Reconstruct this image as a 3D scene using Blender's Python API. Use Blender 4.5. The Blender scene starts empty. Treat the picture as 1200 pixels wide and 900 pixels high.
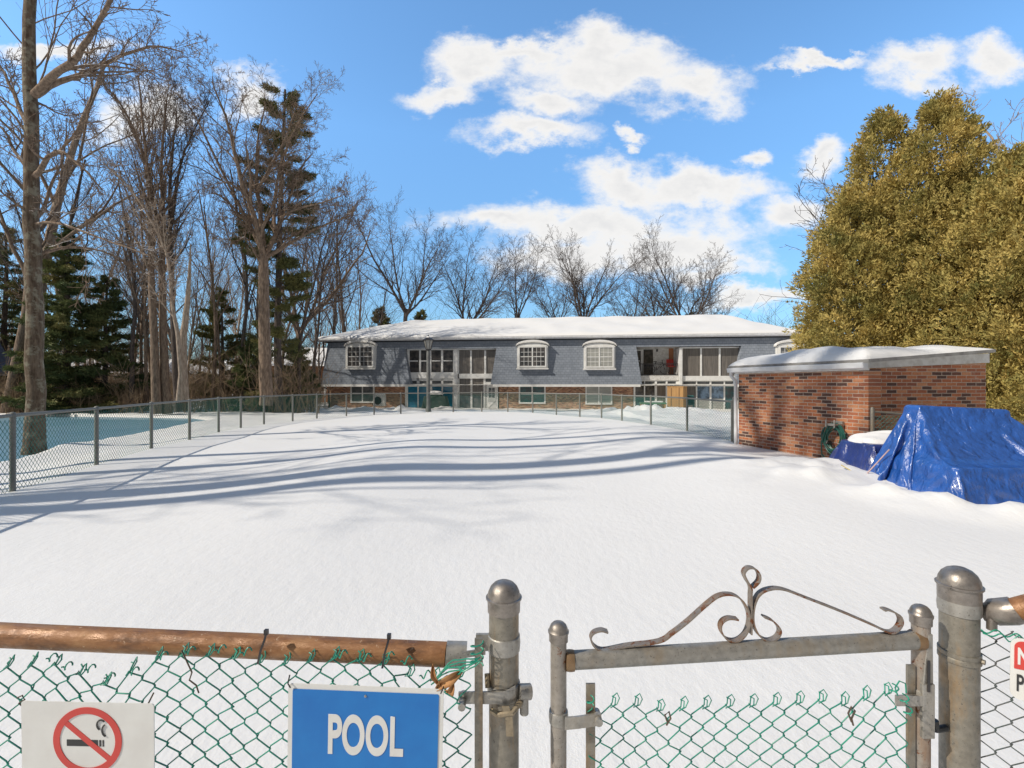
import bpy, math, random
import numpy as np
from mathutils import Vector, Matrix
R = math.radians
F = 570.0          # focal length of the photograph in its own pixels (1200 wide)
EYE = 1.22         # eye height above the snow of the pool yard
scene = bpy.context.scene
col = scene.collection

# ------------------------------------------------------------------ camera, sky, sun, exposure
cam_data = bpy.data.cameras.new('camera'); cam = bpy.data.objects.new('camera', cam_data); col.objects.link(cam)
cam.location = (0, 0, EYE); cam.rotation_euler = (R(90), 0, 0)
cam_data.sensor_width = 36; cam_data.lens = 36 * F / 1200; cam_data.clip_start = .05; cam_data.clip_end = 3000
scene.camera = cam
SUN_EL = 40.0
LIGHT_AZ = 22.0    # the light travels to the right and this many degrees away from the camera
lv = Vector((math.cos(R(LIGHT_AZ)) * math.cos(R(SUN_EL)), math.sin(R(LIGHT_AZ)) * math.cos(R(SUN_EL)), -math.sin(R(SUN_EL))))
sd = bpy.data.lights.new('sun', 'SUN'); sd.energy = 4.3; sd.angle = R(.6); sd.color = (1, .92, .80)
sun = bpy.data.objects.new('sun', sd); col.objects.link(sun); sun.location = (-30, -15, 40)
sun.rotation_euler = lv.to_track_quat('-Z', 'Y').to_euler()
EXPOSURE = -.05
scene.view_settings.view_transform = 'Standard'; scene.view_settings.look = 'None'
scene.view_settings.exposure = EXPOSURE; scene.view_settings.gamma = 1
scene.view_settings.use_curve_mapping = False
scene.cycles.max_bounces = 6; scene.cycles.transparent_max_bounces = 8

w = bpy.data.worlds.new('World'); scene.world = w; w.use_nodes = True
nt = w.node_tree; N = nt.nodes; L = nt.links; N.clear()
def nd(t, **k):
    n = N.new(t)
    for a, b in k.items(): setattr(n, a, b)
    return n
def mth(op, a, b=None, clamp=False):
    n = nd('ShaderNodeMath', operation=op); n.use_clamp = clamp
    for i, v in enumerate((a, b)):
        if v is None: continue
        if isinstance(v, (int, float)): n.inputs[i].default_value = v
        else: L.new(v, n.inputs[i])
    return n.outputs[0]
sky = nd('ShaderNodeTexSky'); sky.sky_type = 'NISHITA'; sky.sun_disc = False
sky.sun_elevation = R(SUN_EL); sky.sun_rotation = math.atan2(-lv.x, -lv.y)
sky.air_density = 1.0; sky.dust_density = .5; sky.ozone_density = 1.6; sky.altitude = 50
tc = nd('ShaderNodeTexCoord'); sep = nd('ShaderNodeSeparateXYZ'); L.new(tc.outputs['Generated'], sep.inputs[0])
yy = mth('MAXIMUM', sep.outputs[1], .08)
u_ = mth('DIVIDE', sep.outputs[0], yy); v_ = mth('DIVIDE', sep.outputs[2], yy)
uv = nd('ShaderNodeCombineXYZ'); L.new(u_, uv.inputs[0]); L.new(v_, uv.inputs[1])
n1 = nd('ShaderNodeTexNoise'); n1.inputs['Scale'].default_value = 5; n1.inputs['Detail'].default_value = 9; n1.inputs['Roughness'].default_value = .62
mp = nd('ShaderNodeVectorMath', operation='MULTIPLY'); mp.inputs[1].default_value = (1, 1.5, 1); L.new(uv.outputs[0], mp.inputs[0])
L.new(mp.outputs[0], n1.inputs['Vector'])
nc = nd('ShaderNodeVectorMath', operation='SUBTRACT'); L.new(n1.outputs['Color'], nc.inputs[0]); nc.inputs[1].default_value = (.5, .5, .5)
ns = nd('ShaderNodeVectorMath', operation='SCALE'); L.new(nc.outputs[0], ns.inputs[0]); ns.inputs['Scale'].default_value = .22
wp = nd('ShaderNodeVectorMath', operation='ADD'); L.new(uv.outputs[0], wp.inputs[0]); L.new(ns.outputs[0], wp.inputs[1])
clouds = [(705, 76, 130, 36), (815, 98, 60, 30), (555, 78, 52, 36), (515, 112, 45, 18), (640, 122, 60, 24), (622, 160, 68, 20),
          (735, 208, 62, 28), (822, 220, 90, 28), (690, 258, 165, 30), (590, 262, 70, 18), (770, 285, 125, 38), (838, 314, 62, 18),
          (870, 177, 24, 14), (962, 184, 30, 22), (932, 255, 52, 28), (1075, 72, 48, 28), (1165, 74, 48, 30), (965, 74, 55, 9),
          (885, 352, 75, 16), (742, 152, 18, 12), (292, 108, 34, 26), (70, 62, 90, 14), (610, 60, 90, 16), (660, 300, 90, 26), (170, 130, 60, 26)]
m = None
for (cx, cy, a, b) in clouds:
    s = nd('ShaderNodeVectorMath', operation='SUBTRACT'); L.new(wp.outputs[0], s.inputs[0]); s.inputs[1].default_value = ((cx - 600) / F, (450 - cy) / F, 0)
    t = nd('ShaderNodeVectorMath', operation='MULTIPLY'); L.new(s.outputs[0], t.inputs[0]); t.inputs[1].default_value = (F / a / 1.02, F / b / 1.02, 0)
    l = nd('ShaderNodeVectorMath', operation='LENGTH'); L.new(t.outputs[0], l.inputs[0])
    q = mth('SUBTRACT', 1, l.outputs['Value'])
    m = q if m is None else mth('SMOOTH_MAX', m, q)
    if m is not q: m.node.inputs[2].default_value = .25
n2 = nd('ShaderNodeTexNoise'); n2.inputs['Scale'].default_value = 13; n2.inputs['Detail'].default_value = 10; n2.inputs['Roughness'].default_value = .66
L.new(mp.outputs[0], n2.inputs['Vector'])
dens = mth('ADD', m, mth('MULTIPLY', mth('SUBTRACT', n2.outputs['Fac'], .5), 1.5))
mr = nd('ShaderNodeMapRange'); mr.interpolation_type = 'SMOOTHSTEP'; L.new(dens, mr.inputs['Value'])
mr.inputs['From Min'].default_value = -.28; mr.inputs['From Max'].default_value = .62; mr.inputs['To Max'].default_value = .97
# added unseen clouds that damp the ambient light (behind and beside the camera)
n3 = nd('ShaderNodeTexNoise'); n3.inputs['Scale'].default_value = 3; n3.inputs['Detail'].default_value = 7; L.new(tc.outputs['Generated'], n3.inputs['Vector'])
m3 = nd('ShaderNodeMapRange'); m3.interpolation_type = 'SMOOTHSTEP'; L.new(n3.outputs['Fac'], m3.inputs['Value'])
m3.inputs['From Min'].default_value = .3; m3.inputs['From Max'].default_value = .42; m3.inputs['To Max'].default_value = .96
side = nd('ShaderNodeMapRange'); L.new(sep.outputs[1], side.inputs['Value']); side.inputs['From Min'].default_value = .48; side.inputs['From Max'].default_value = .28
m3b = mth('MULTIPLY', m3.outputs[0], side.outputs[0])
front = nd('ShaderNodeMapRange'); L.new(sep.outputs[1], front.inputs['Value']); front.inputs['From Min'].default_value = .1; front.inputs['From Max'].default_value = .3
cm = mth('MULTIPLY', mr.outputs[0], front.outputs[0], True)
# thicker middles of a cloud are a little greyer
gr = nd('ShaderNodeMapRange'); L.new(dens, gr.inputs['Value']); gr.inputs['From Min'].default_value = .3; gr.inputs['From Max'].default_value = 1.1
cc = nd('ShaderNodeMix', data_type='RGBA'); L.new(gr.outputs[0], cc.inputs[0])
cc.inputs[6].default_value = (8.6, 8.4, 8.1, 1); cc.inputs[7].default_value = (7.0, 6.95, 6.9, 1)
tint = nd('ShaderNodeMix', data_type='RGBA', blend_type='MULTIPLY'); tint.inputs[0].default_value = 1; L.new(sky.outputs[0], tint.inputs[6])
te = nd('ShaderNodeMapRange'); L.new(sep.outputs[2], te.inputs['Value']); te.inputs['From Min'].default_value = .05; te.inputs['From Max'].default_value = .45
tcx = nd('ShaderNodeMix', data_type='RGBA'); L.new(te.outputs[0], tcx.inputs[0]); tcx.inputs[6].default_value = (.72, 1.0, 1.2, 1); tcx.inputs[7].default_value = (1.55, 2.15, 2.42, 1); L.new(tcx.outputs[2], tint.inputs[7])
mx = nd('ShaderNodeMix', data_type='RGBA'); L.new(cm, mx.inputs[0]); L.new(tint.outputs[2], mx.inputs[6]); L.new(cc.outputs[2], mx.inputs[7])
# unseen grey cloud deck added overhead and behind, to cut blue ambient light
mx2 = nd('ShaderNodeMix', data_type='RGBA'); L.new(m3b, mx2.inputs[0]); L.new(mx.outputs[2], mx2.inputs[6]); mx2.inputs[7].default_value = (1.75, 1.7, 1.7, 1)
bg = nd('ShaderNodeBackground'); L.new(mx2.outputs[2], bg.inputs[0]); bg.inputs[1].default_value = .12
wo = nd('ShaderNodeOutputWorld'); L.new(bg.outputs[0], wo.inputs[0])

# ------------------------------------------------------------------ helpers
def P(px, py, D):
    """a measured point of the photograph at depth D"""
    return Vector(((px - 600) / F * D, D, EYE - (py - 450) / F * D))
def tag(o, label=None, cat=None, group=None, kind=None):
    if label: o['label'] = label
    if cat: o['category'] = cat
    if group: o['group'] = group
    if kind: o['kind'] = kind
    return o
def empty(name, loc=(0, 0, 0), rz=0, **k):
    o = bpy.data.objects.new(name, None); col.objects.link(o); o.location = loc; o.rotation_euler = (0, 0, rz); o.empty_display_size = .1
    return tag(o, **k)
def link_mesh(name, me, parent=None, **k):
    o = bpy.data.objects.new(name, me); col.objects.link(o)
    if parent is not None: o.parent = parent
    return tag(o, **k)
def np_mesh(name, V, Fq, mat_, smooth=False):
    """mesh out of numpy arrays; Fq is (n,3) or (n,4)"""
    me = bpy.data.meshes.new(name); V = np.asarray(V, np.float32); Fq = np.asarray(Fq, np.int32); k = Fq.shape[1]
    me.vertices.add(len(V)); me.vertices.foreach_set('co', V.ravel())
    me.loops.add(Fq.size); me.loops.foreach_set('vertex_index', Fq.ravel())
    me.polygons.add(len(Fq)); me.polygons.foreach_set('loop_start', np.arange(0, Fq.size, k, dtype=np.int32))
    me.polygons.foreach_set('use_smooth', np.full(len(Fq), smooth))
    me.materials.append(mat_); me.update(calc_edges=True); me.validate()
    return me
class MB:
    def __init__(s): s.v = []; s.f = []
    def add(s, vs, fs):
        b = len(s.v); s.v += [tuple(p) for p in vs]; s.f += [tuple(i + b for i in q) for q in fs]; return s
    def box(s, x0, x1, y0, y1, z0, z1):
        return s.add([(x0, y0, z0), (x1, y0, z0), (x1, y1, z0), (x0, y1, z0), (x0, y0, z1), (x1, y0, z1), (x1, y1, z1), (x0, y1, z1)],
                     [(0, 3, 2, 1), (4, 5, 6, 7), (0, 1, 5, 4), (1, 2, 6, 5), (2, 3, 7, 6), (3, 0, 4, 7)])
    def hexa(s, a, b):
        """solid between two quads a and b (each four points, same order)"""
        return s.add(list(a) + list(b), [(0, 3, 2, 1), (4, 5, 6, 7), (0, 1, 5, 4), (1, 2, 6, 5), (2, 3, 7, 6), (3, 0, 4, 7)])
    def prism(s, poly, vec):
        n = len(poly); v = Vector(vec); a = [Vector(p) for p in poly]
        return s.add([tuple(p) for p in a] + [tuple(p + v) for p in a], [tuple(range(n))[::-1], tuple(range(n, 2 * n))] + [(i, (i + 1) % n, n + (i + 1) % n, n + i) for i in range(n)])
    def tube(s, pts, r, k=8, cap=True):
        pts = [Vector(p) for p in pts]; n = len(pts)
        if isinstance(r, (int, float)): r = [r] * n
        vs = []; ref = None
        for i, p in enumerate(pts):
            t = (pts[min(i + 1, n - 1)] - pts[max(i - 1, 0)]).normalized()
            if ref is None: ref = Vector((0, 0, 1)) if abs(t.z) < .9 else Vector((1, 0, 0))
            x = (ref - t * ref.dot(t)).normalized(); ref = x; y = t.cross(x)
            for j in range(k):
                a = 2 * math.pi * j / k; vs.append(p + (x * math.cos(a) + y * math.sin(a)) * r[i])
        fs = [(i * k + j, i * k + (j + 1) % k, (i + 1) * k + (j + 1) % k, (i + 1) * k + j) for i in range(n - 1) for j in range(k)]
        if cap: fs += [tuple(range(k))[::-1], tuple((n - 1) * k + j for j in range(k))]
        return s.add(vs, fs)
    def strip(s, pts, wv, th):
        """flat bar following pts in a plane; wv = half width vector, th = thickness"""
        pts = [Vector(p) for p in pts]; n = len(pts); wv = Vector(wv); vs = []
        for i, p in enumerate(pts):
            t = (pts[min(i + 1, n - 1)] - pts[max(i - 1, 0)]).normalized(); nn = t.cross(wv).normalized() * th / 2
            vs += [p - wv - nn, p + wv - nn, p + wv + nn, p - wv + nn]
        fs = [(i * 4 + j, i * 4 + (j + 1) % 4, i * 4 + 4 + (j + 1) % 4, i * 4 + 4 + j) for i in range(n - 1) for j in range(4)]
        fs += [(3, 2, 1, 0), tuple((n - 1) * 4 + j for j in range(4))]
        return s.add(vs, fs)
    def lathe(s, prof, c=(0, 0, 0), k=24):
        n = len(prof); vs = [(c[0] + r * math.cos(2 * math.pi * j / k), c[1] + r * math.sin(2 * math.pi * j / k), c[2] + z) for r, z in prof for j in range(k)]
        fs = [(i * k + j, i * k + (j + 1) % k, (i + 1) * k + (j + 1) % k, (i + 1) * k + j) for i in range(n - 1) for j in range(k)]
        fs += [tuple(range(k))[::-1], tuple((n - 1) * k + j for j in range(k))]
        return s.add(vs, fs)
    def build(s, name, mat_, parent=None, smooth=False, bevel=0, **k):
        me = bpy.data.meshes.new(name); me.from_pydata(s.v, [], s.f); me.materials.append(mat_); me.update()
        o = link_mesh(name, me, parent, **k)
        if smooth:
            for p in me.polygons: p.use_smooth = True
            me.set_sharp_from_angle(angle=R(40))
        if bevel:
            b = o.modifiers.new('bevel', 'BEVEL'); b.width = bevel; b.segments = 2; b.limit_method = 'ANGLE'
        return o

# ------------------------------------------------------------------ materials
def new_mat(name):
    m = bpy.data.materials.new(name); m.use_nodes = True; nt = m.node_tree
    return m, nt, nt.nodes, nt.links, nt.nodes['Principled BSDF']
def coord(nt, kind='Object'):
    return nt.nodes.new('ShaderNodeTexCoord').outputs[kind]
def noise(nt, vec, scale, detail=5, rough=.55):
    n = nt.nodes.new('ShaderNodeTexNoise'); n.inputs['Scale'].default_value = scale; n.inputs['Detail'].default_value = detail; n.inputs['Roughness'].default_value = rough
    if vec is not None: nt.links.new(vec, n.inputs['Vector'])
    return n.outputs['Fac']
def ramp(nt, fac, stops):
    r = nt.nodes.new('ShaderNodeValToRGB'); nt.links.new(fac, r.inputs[0]); e = r.color_ramp.elements
    while len(e) < len(stops): e.new(.5)
    for i, (p, c) in enumerate(stops): e[i].position = p; e[i].color = (*c, 1) if len(c) == 3 else c
    return r.outputs[0]
def mix(nt, fac, a, b, mode='MIX'):
    n = nt.nodes.new('ShaderNodeMix'); n.data_type = 'RGBA'; n.blend_type = mode
    for i, v in ((0, fac), (6, a), (7, b)):
        if isinstance(v, (int, float)): n.inputs[i].default_value = v
        elif isinstance(v, tuple): n.inputs[i].default_value = (*v[:3], 1)
        else: nt.links.new(v, n.inputs[i])
    return n.outputs[2]
def bump(nt, h, strength, dist, bsdf, prev=None):
    b = nt.nodes.new('ShaderNodeBump'); b.inputs['Strength'].default_value = strength; b.inputs['Distance'].default_value = dist
    nt.links.new(h, b.inputs['Height'])
    if prev is not None: nt.links.new(prev, b.inputs['Normal'])
    nt.links.new(b.outputs[0], bsdf.inputs['Normal']); return b.outputs[0]
def stretch(nt, vec, s):
    m = nt.nodes.new('ShaderNodeMapping'); m.inputs['Scale'].default_value = s; nt.links.new(vec, m.inputs['Vector']); return m.outputs[0]
def plain(name, c1, c2=None, scale=8, rough=.6, metal=0, bs=0, bd=.005, spec=.5, st=(1, 1, 1), lo=.35, hi=.65):
    m, nt, n, l, b = new_mat(name); v = stretch(nt, coord(nt), st); f = noise(nt, v, scale)
    l.new(ramp(nt, f, [(lo, c1), (hi, c2 or tuple(x * .8 for x in c1))]), b.inputs['Base Color'])
    b.inputs['Roughness'].default_value = rough; b.inputs['Metallic'].default_value = metal; b.inputs['Specular IOR Level'].default_value = spec
    if bs: bump(nt, noise(nt, v, scale * 4), bs, bd, b)
    return m
def snow_mat(name, debris=False, bstr=.5):
    m, nt, n, l, b = new_mat(name); v = coord(nt)
    base = ramp(nt, noise(nt, v, .6, 4), [(.3, (.79, .785, .775)), (.7, (.83, .825, .815))])
    if debris:
        sp = n.new('ShaderNodeSeparateXYZ'); l.new(v, sp.inputs[0])
        def rng(o, a, b_):
            q = n.new('ShaderNodeMapRange'); l.new(o, q.inputs['Value']); q.inputs['From Min'].default_value = a; q.inputs['From Max'].default_value = b_; return q.outputs[0]
        def ml(a, b_, op='MULTIPLY'):
            q = n.new('ShaderNodeMath'); q.operation = op; l.new(a, q.inputs[0])
            if isinstance(b_, float): q.inputs[1].default_value = b_
            else: l.new(b_, q.inputs[1])
            return q.outputs[0]
        wood = ml(rng(sp.outputs[0], -9, -13), rng(sp.outputs[1], 21, 25))     # leaf litter of the woods on the left
        wood2 = ml(rng(sp.outputs[0], -14, -22), rng(sp.outputs[1], 17, 23))
        far = rng(sp.outputs[1], 44, 50)
        a = ml(ml(wood, wood2, 'MAXIMUM'), far, 'MAXIMUM')
        nn = noise(nt, v, 1.1, 8, .7)
        q = n.new('ShaderNodeMath'); q.operation = 'MULTIPLY_ADD'; l.new(nn, q.inputs[0]); q.inputs[1].default_value = 1.0; q.inputs[2].default_value = -.02
        fac = ramp(nt, ml(a, q.outputs[0]), [(.44, (0, 0, 0)), (.5, (1, 1, 1))])
        litter = ramp(nt, noise(nt, v, 9, 8, .7), [(.35, (.05, .035, .02)), (.65, (.16, .1, .06))])
        base = mix(nt, fac, base, litter)
        # scattered specks of bark and seeds outside the fence
        sp2 = ramp(nt, noise(nt, v, 16, 3, .5), [(.70, (0, 0, 0)), (.74, (.8, .8, .8))])
        out = rng(sp.outputs[0], -6.6, -8)
        base = mix(nt, ml(sp2, out), base, (.16, .12, .09))
    l.new(base, b.inputs['Base Color']); b.inputs['Roughness'].default_value = .6; b.inputs['Specular IOR Level'].default_value = .3
    b.inputs['Subsurface Weight'].default_value = 0
    p1 = bump(nt, noise(nt, v, 2.2, 4, .5), .18, .03, b)
    p2 = bump(nt, noise(nt, stretch(nt, v, (1.9, 1, 1)), 9, 6, .62), bstr * .75, .014, b, p1)
    bump(nt, noise(nt, v, 120, 3, .6), bstr, .0025, b, p2)
    return m
def brick_mat(name, c1, c2, c3, mortar, bw=.178, bh=.0565, grime=.5, scale=1.0, ax='x', dark=None):
    m, nt, n, l, b = new_mat(name); v = coord(nt)
    sp = n.new('ShaderNodeSeparateXYZ'); l.new(v, sp.inputs[0]); cb = n.new('ShaderNodeCombineXYZ')
    l.new(sp.outputs[0 if ax == 'x' else 1], cb.inputs[0]); l.new(sp.outputs[2], cb.inputs[1])
    # hand-laid edges
    nz = n.new('ShaderNodeTexNoise'); nz.inputs['Scale'].default_value = 14; l.new(v, nz.inputs['Vector'])
    s1 = n.new('ShaderNodeVectorMath'); s1.operation = 'SUBTRACT'; s1.inputs[1].default_value = (.5, .5, .5); l.new(nz.outputs['Color'], s1.inputs[0])
    s2 = n.new('ShaderNodeVectorMath'); s2.operation = 'SCALE'; s2.inputs['Scale'].default_value = .012; l.new(s1.outputs[0], s2.inputs[0])
    ad = n.new('ShaderNodeVectorMath'); ad.operation = 'ADD'; l.new(cb.outputs[0], ad.inputs[0]); l.new(s2.outputs[0], ad.inputs[1])
    t = n.new('ShaderNodeTexBrick'); l.new(ad.outputs[0], t.inputs['Vector'])
    t.inputs['Scale'].default_value = 1; t.inputs['Brick Width'].default_value = bw; t.inputs['Row Height'].default_value = bh
    t.inputs['Mortar Size'].default_value = .0055; t.inputs['Mortar Smooth'].default_value = .25; t.inputs['Bias'].default_value = -.1
    t.inputs['Color1'].default_value = (0, 0, 0, 1); t.inputs['Color2'].default_value = (1, 1, 1, 1); t.inputs['Mortar'].default_value = (.5, .5, .5, 1)
    bc = ramp(nt, t.outputs['Color'], [(.0, dark or tuple(x * .25 for x in c1)), (.07, dark or c3), (.16, c3), (.5, c1), (.8, c2)])
    bc = mix(nt, .5, bc, ramp(nt, noise(nt, v, 30, 6, .7), [(.3, (.3, .3, .3)), (.7, (1, 1, 1))]), 'MULTIPLY')
    g = ramp(nt, noise(nt, v, 1.6, 4, .6), [(.42, (0, 0, 0)), (.68, (1, 1, 1))])
    gm = n.new('ShaderNodeMath'); gm.operation = 'MULTIPLY'; l.new(g, gm.inputs[0]); gm.inputs[1].default_value = grime
    bc = mix(nt, gm.outputs[0], bc, tuple(x * .55 + .03 for x in c3))
    ef = ramp(nt, noise(nt, v, 2.7, 6, .7), [(.6, (0, 0, 0)), (.72, (.45, .45, .45))])
    bc = mix(nt, ef, bc, tuple(x * .8 for x in mortar))                       # pale bloom on the wall
    cfin = mix(nt, t.outputs['Fac'], bc, mix(nt, noise(nt, v, 20), mortar, tuple(x * .6 for x in mortar)))
    l.new(cfin, b.inputs['Base Color']); b.inputs['Roughness'].default_value = .9
    iv = n.new('ShaderNodeMath'); iv.operation = 'SUBTRACT'; iv.inputs[0].default_value = 1; l.new(t.outputs['Fac'], iv.inputs[1])
    p = bump(nt, iv.outputs[0], .7, .008, b); bump(nt, noise(nt, v, 60), .4, .004, b, p)
    return m
def shingle_mat(name):
    m, nt, n, l, b = new_mat(name); v = coord(nt)
    sp = n.new('ShaderNodeSeparateXYZ'); l.new(v, sp.inputs[0]); cb = n.new('ShaderNodeCombineXYZ')
    ax = n.new('ShaderNodeMath'); ax.operation = 'ADD'; l.new(sp.outputs[0], ax.inputs[0]); l.new(sp.outputs[1], ax.inputs[1])
    l.new(ax.outputs[0], cb.inputs[0]); l.new(sp.outputs[2], cb.inputs[1])
    t = n.new('ShaderNodeTexBrick'); l.new(cb.outputs[0], t.inputs['Vector']); t.inputs['Scale'].default_value = 1
    t.inputs['Brick Width'].default_value = .26; t.inputs['Row Height'].default_value = .17; t.inputs['Mortar Size'].default_value = .014; t.inputs['Mortar Smooth'].default_value = .4
    t.inputs['Color1'].default_value = (.225, .255, .30, 1); t.inputs['Color2'].default_value = (.27, .30, .35, 1); t.inputs['Mortar'].default_value = (.17, .195, .23, 1)
    c = mix(nt, .5, t.outputs['Color'], ramp(nt, noise(nt, v, 3, 6, .7), [(.3, (.7, .7, .7)), (.7, (1.2, 1.2, 1.2))]), 'MULTIPLY')
    l.new(c, b.inputs['Base Color']); b.inputs['Roughness'].default_value = .85
    iv = n.new('ShaderNodeMath'); iv.operation = 'SUBTRACT'; iv.inputs[0].default_value = 1; l.new(t.outputs['Fac'], iv.inputs[1]); bump(nt, iv.outputs[0], .6, .02, b)
    return m
def bark_mat(name, c1, c2, c3=None, snow=.3, scale=1.0):
    if c3 is None: c1 = tuple(x * 1.45 for x in c1); c2 = tuple(x * 1.35 for x in c2)
    m, nt, n, l, b = new_mat(name); v = coord(nt); vs = stretch(nt, v, (6 * scale, 6 * scale, 1.3 * scale))
    f = noise(nt, vs, 3, 7, .68); c = ramp(nt, f, [(.36, c1), (.62, c2)])
    if c3: c = mix(nt, ramp(nt, noise(nt, v, 5 * scale, 6, .7), [(.5, (0, 0, 0)), (.6, (.85, .85, .85))]), c, c3)   # lichen
    if snow:
        g = n.new('ShaderNodeNewGeometry'); sp = n.new('ShaderNodeSeparateXYZ'); l.new(g.outputs['Normal'], sp.inputs[0])
        a = ramp(nt, sp.outputs[2], [(.45, (0, 0, 0)), (.7, (1, 1, 1))])
        nn = ramp(nt, noise(nt, v, 1.7, 4, .6), [(.62 - snow * .3, (0, 0, 0)), (.68 - snow * .3, (1, 1, 1))])
        c = mix(nt, mix(nt, 1.0, a, nn, 'MULTIPLY'), c, (.82, .83, .86))
    l.new(c, b.inputs['Base Color']); b.inputs['Roughness'].default_value = .95; b.inputs['Specular IOR Level'].default_value = .2
    bump(nt, f, .9, .03, b)
    return m
def leaf_mat(name, stops, scale=1.2, rough=.7, fine=14, trans=.12):
    m, nt, n, l, b = new_mat(name); v = coord(nt)
    c = ramp(nt, noise(nt, v, scale, 3, .5), stops)
    c = mix(nt, .65, c, ramp(nt, noise(nt, v, fine, 4, .6), [(.3, (.5, .5, .5)), (.7, (1.35, 1.35, 1.3))]), 'MULTIPLY')
    l.new(c, b.inputs['Base Color']); b.inputs['Roughness'].default_value = rough; b.inputs['Specular IOR Level'].default_value = .25
    tr = n.new('ShaderNodeBsdfTranslucent'); l.new(c, tr.inputs[0]); ms = n.new('ShaderNodeMixShader'); ms.inputs[0].default_value = trans
    l.new(b.outputs[0], ms.inputs[1]); l.new(tr.outputs[0], ms.inputs[2]); l.new(ms.outputs[0], n['Material Output'].inputs[0])
    return m
def galv_mat(name, base=(.42, .41, .39), stain=(.30, .22, .13), amt=.5, rust=.0, metal=.55, rough=.5):
    base = (base[0] * .76, base[1] * .74, base[2] * .70)
    m, nt, n, l, b = new_mat(name); v = coord(nt); vs = stretch(nt, v, (1, 1, .25))
    c = ramp(nt, noise(nt, v, 55, 6, .7), [(.3, tuple(x * .72 for x in base)), (.7, tuple(x * 1.15 for x in base))])
    c = mix(nt, ramp(nt, noise(nt, vs, 16, 6, .65), [(.5, (0, 0, 0)), (.68, (amt, amt, amt))]), c, stain)
    if rust: c = mix(nt, ramp(nt, noise(nt, v, 38, 6, .7), [(.66 - rust * .2, (0, 0, 0)), (.70 - rust * .2, (1, 1, 1))]), c, (.2, .075, .03))
    spot = ramp(nt, noise(nt, v, 170, 4, .6), [(.64, (0, 0, 0)), (.68, (.8, .8, .8))])
    c = mix(nt, spot, c, (.09, .08, .07))
    l.new(c, b.inputs['Base Color']); b.inputs['Metallic'].default_value = metal
    l.new(ramp(nt, noise(nt, v, 45, 4), [(.3, (rough - .1,) * 3), (.7, (rough + .2,) * 3)]), b.inputs['Roughness'])
    bump(nt, noise(nt, v, 130, 5, .7), .35, .0015, b)
    return m
def rust_mat(name):
    m, nt, n, l, b = new_mat(name); v = coord(nt); vs = stretch(nt, v, (.35, 1, 1))
    c = ramp(nt, noise(nt, vs, 22, 8, .7), [(.3, (.10, .045, .02)), (.48, (.27, .125, .05)), (.62, (.36, .19, .085)), (.75, (.2, .1, .05))])
    c = mix(nt, ramp(nt, noise(nt, v, 60, 6, .7), [(.62, (0, 0, 0)), (.68, (1, 1, 1))]), c, (.5, .36, .25))
    l.new(c, b.inputs['Base Color']); b.inputs['Metallic'].default_value = .15
    l.new(ramp(nt, noise(nt, v, 30, 5), [(.4, (.3,) * 3), (.6, (.65,) * 3)]), b.inputs['Roughness'])
    bump(nt, noise(nt, vs, 55, 7, .7), .7, .004, b)
    return m
def glass_mat(name, c, c2=None, rough=.08, scale=1.5, st=(1, 1, 1), spec=.5):
    m, nt, n, l, b = new_mat(name); v = stretch(nt, coord(nt), st)
    l.new(ramp(nt, noise(nt, v, scale, 5, .6), [(.4, c), (.6, c2 or tuple(x * .5 for x in c))]), b.inputs['Base Color'])
    b.inputs['Roughness'].default_value = rough; b.inputs['Specular IOR Level'].default_value = spec
    b.inputs['Coat Weight'].default_value = .2; b.inputs['Coat Roughness'].default_value = .05
    return m
M = {}
M['snow'] = snow_mat('snow'); M['ground_snow'] = snow_mat('ground_snow', True)
M['shingle'] = shingle_mat('blue_grey_shingle')
M['white'] = plain('white_paint', (.8, .8, .78), (.7, .69, .66), 3, .5)
M['white_old'] = plain('weathered_white_paint', (.72, .71, .68), (.5, .48, .44), 9, .6, bs=.2, lo=.4, hi=.72)
M['gutter'] = plain('white_gutter', (.75, .76, .78), (.62, .62, .62), 5, .4)
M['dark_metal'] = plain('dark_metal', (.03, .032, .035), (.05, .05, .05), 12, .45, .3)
M['brick_house'] = brick_mat('house_brick', (.46, .2, .10), (.62, .38, .23), (.34, .14, .08), (.6, .5, .4), grime=.12)
M['brick_shed'] = brick_mat('shed_brick', (.56, .19, .08), (.66, .29, .14), (.38, .13, .07), (.66, .53, .42), grime=.3, dark=(.12, .065, .05))
M['brick_far'] = plain('far_brick', (.5, .22, .1), (.38, .17, .09), 2, .9)
M['glass_dark'] = glass_mat('dark_window_glass', (.035, .037, .04), (.10, .09, .085), scale=3)
M['glass_blind'] = glass_mat('glass_over_blinds', (.19, .17, .15), (.12, .11, .10), .2, 7, (3, 1, .15))
M['glass_grey'] = glass_mat('grey_glass', (.09, .1, .105), (.16, .16, .16), .12, 3)
M['glass_blue'] = glass_mat('blue_lined_glass', (.012, .12, .22), (.02, .17, .26), .1, 2.5)
M['glass_sky'] = glass_mat('pale_blue_glass', (.2, .3, .42), (.06, .09, .12), .08, 3)
M['glass_teal'] = glass_mat('teal_glass', (.03, .1, .1), (.05, .06, .06), .1, 3)
M['glass_curtain'] = glass_mat('glass_over_pale_blind', (.42, .42, .38), (.3, .3, .28), .2, 3, (.4, 1, 6))
M['pond'] = glass_mat('pond_ice', (.19, .33, .43), (.15, .29, .39), .45, .25, spec=.15)
M['green_wire'] = plain('green_vinyl_wire', (.02, .30, .20), (.015, .17, .13), 30, .45)
M['far_wire'] = plain('green_fence_wire', (.03, .2, .15), (.05, .16, .13), 4, .6)
M['grey_wire'] = plain('galvanised_wire', (.42, .42, .41), (.3, .3, .3), 4, .5, .2)
M['dark_wire'] = plain('dark_green_wire', (.05, .075, .07), (.1, .1, .1), 60, .5)
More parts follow.
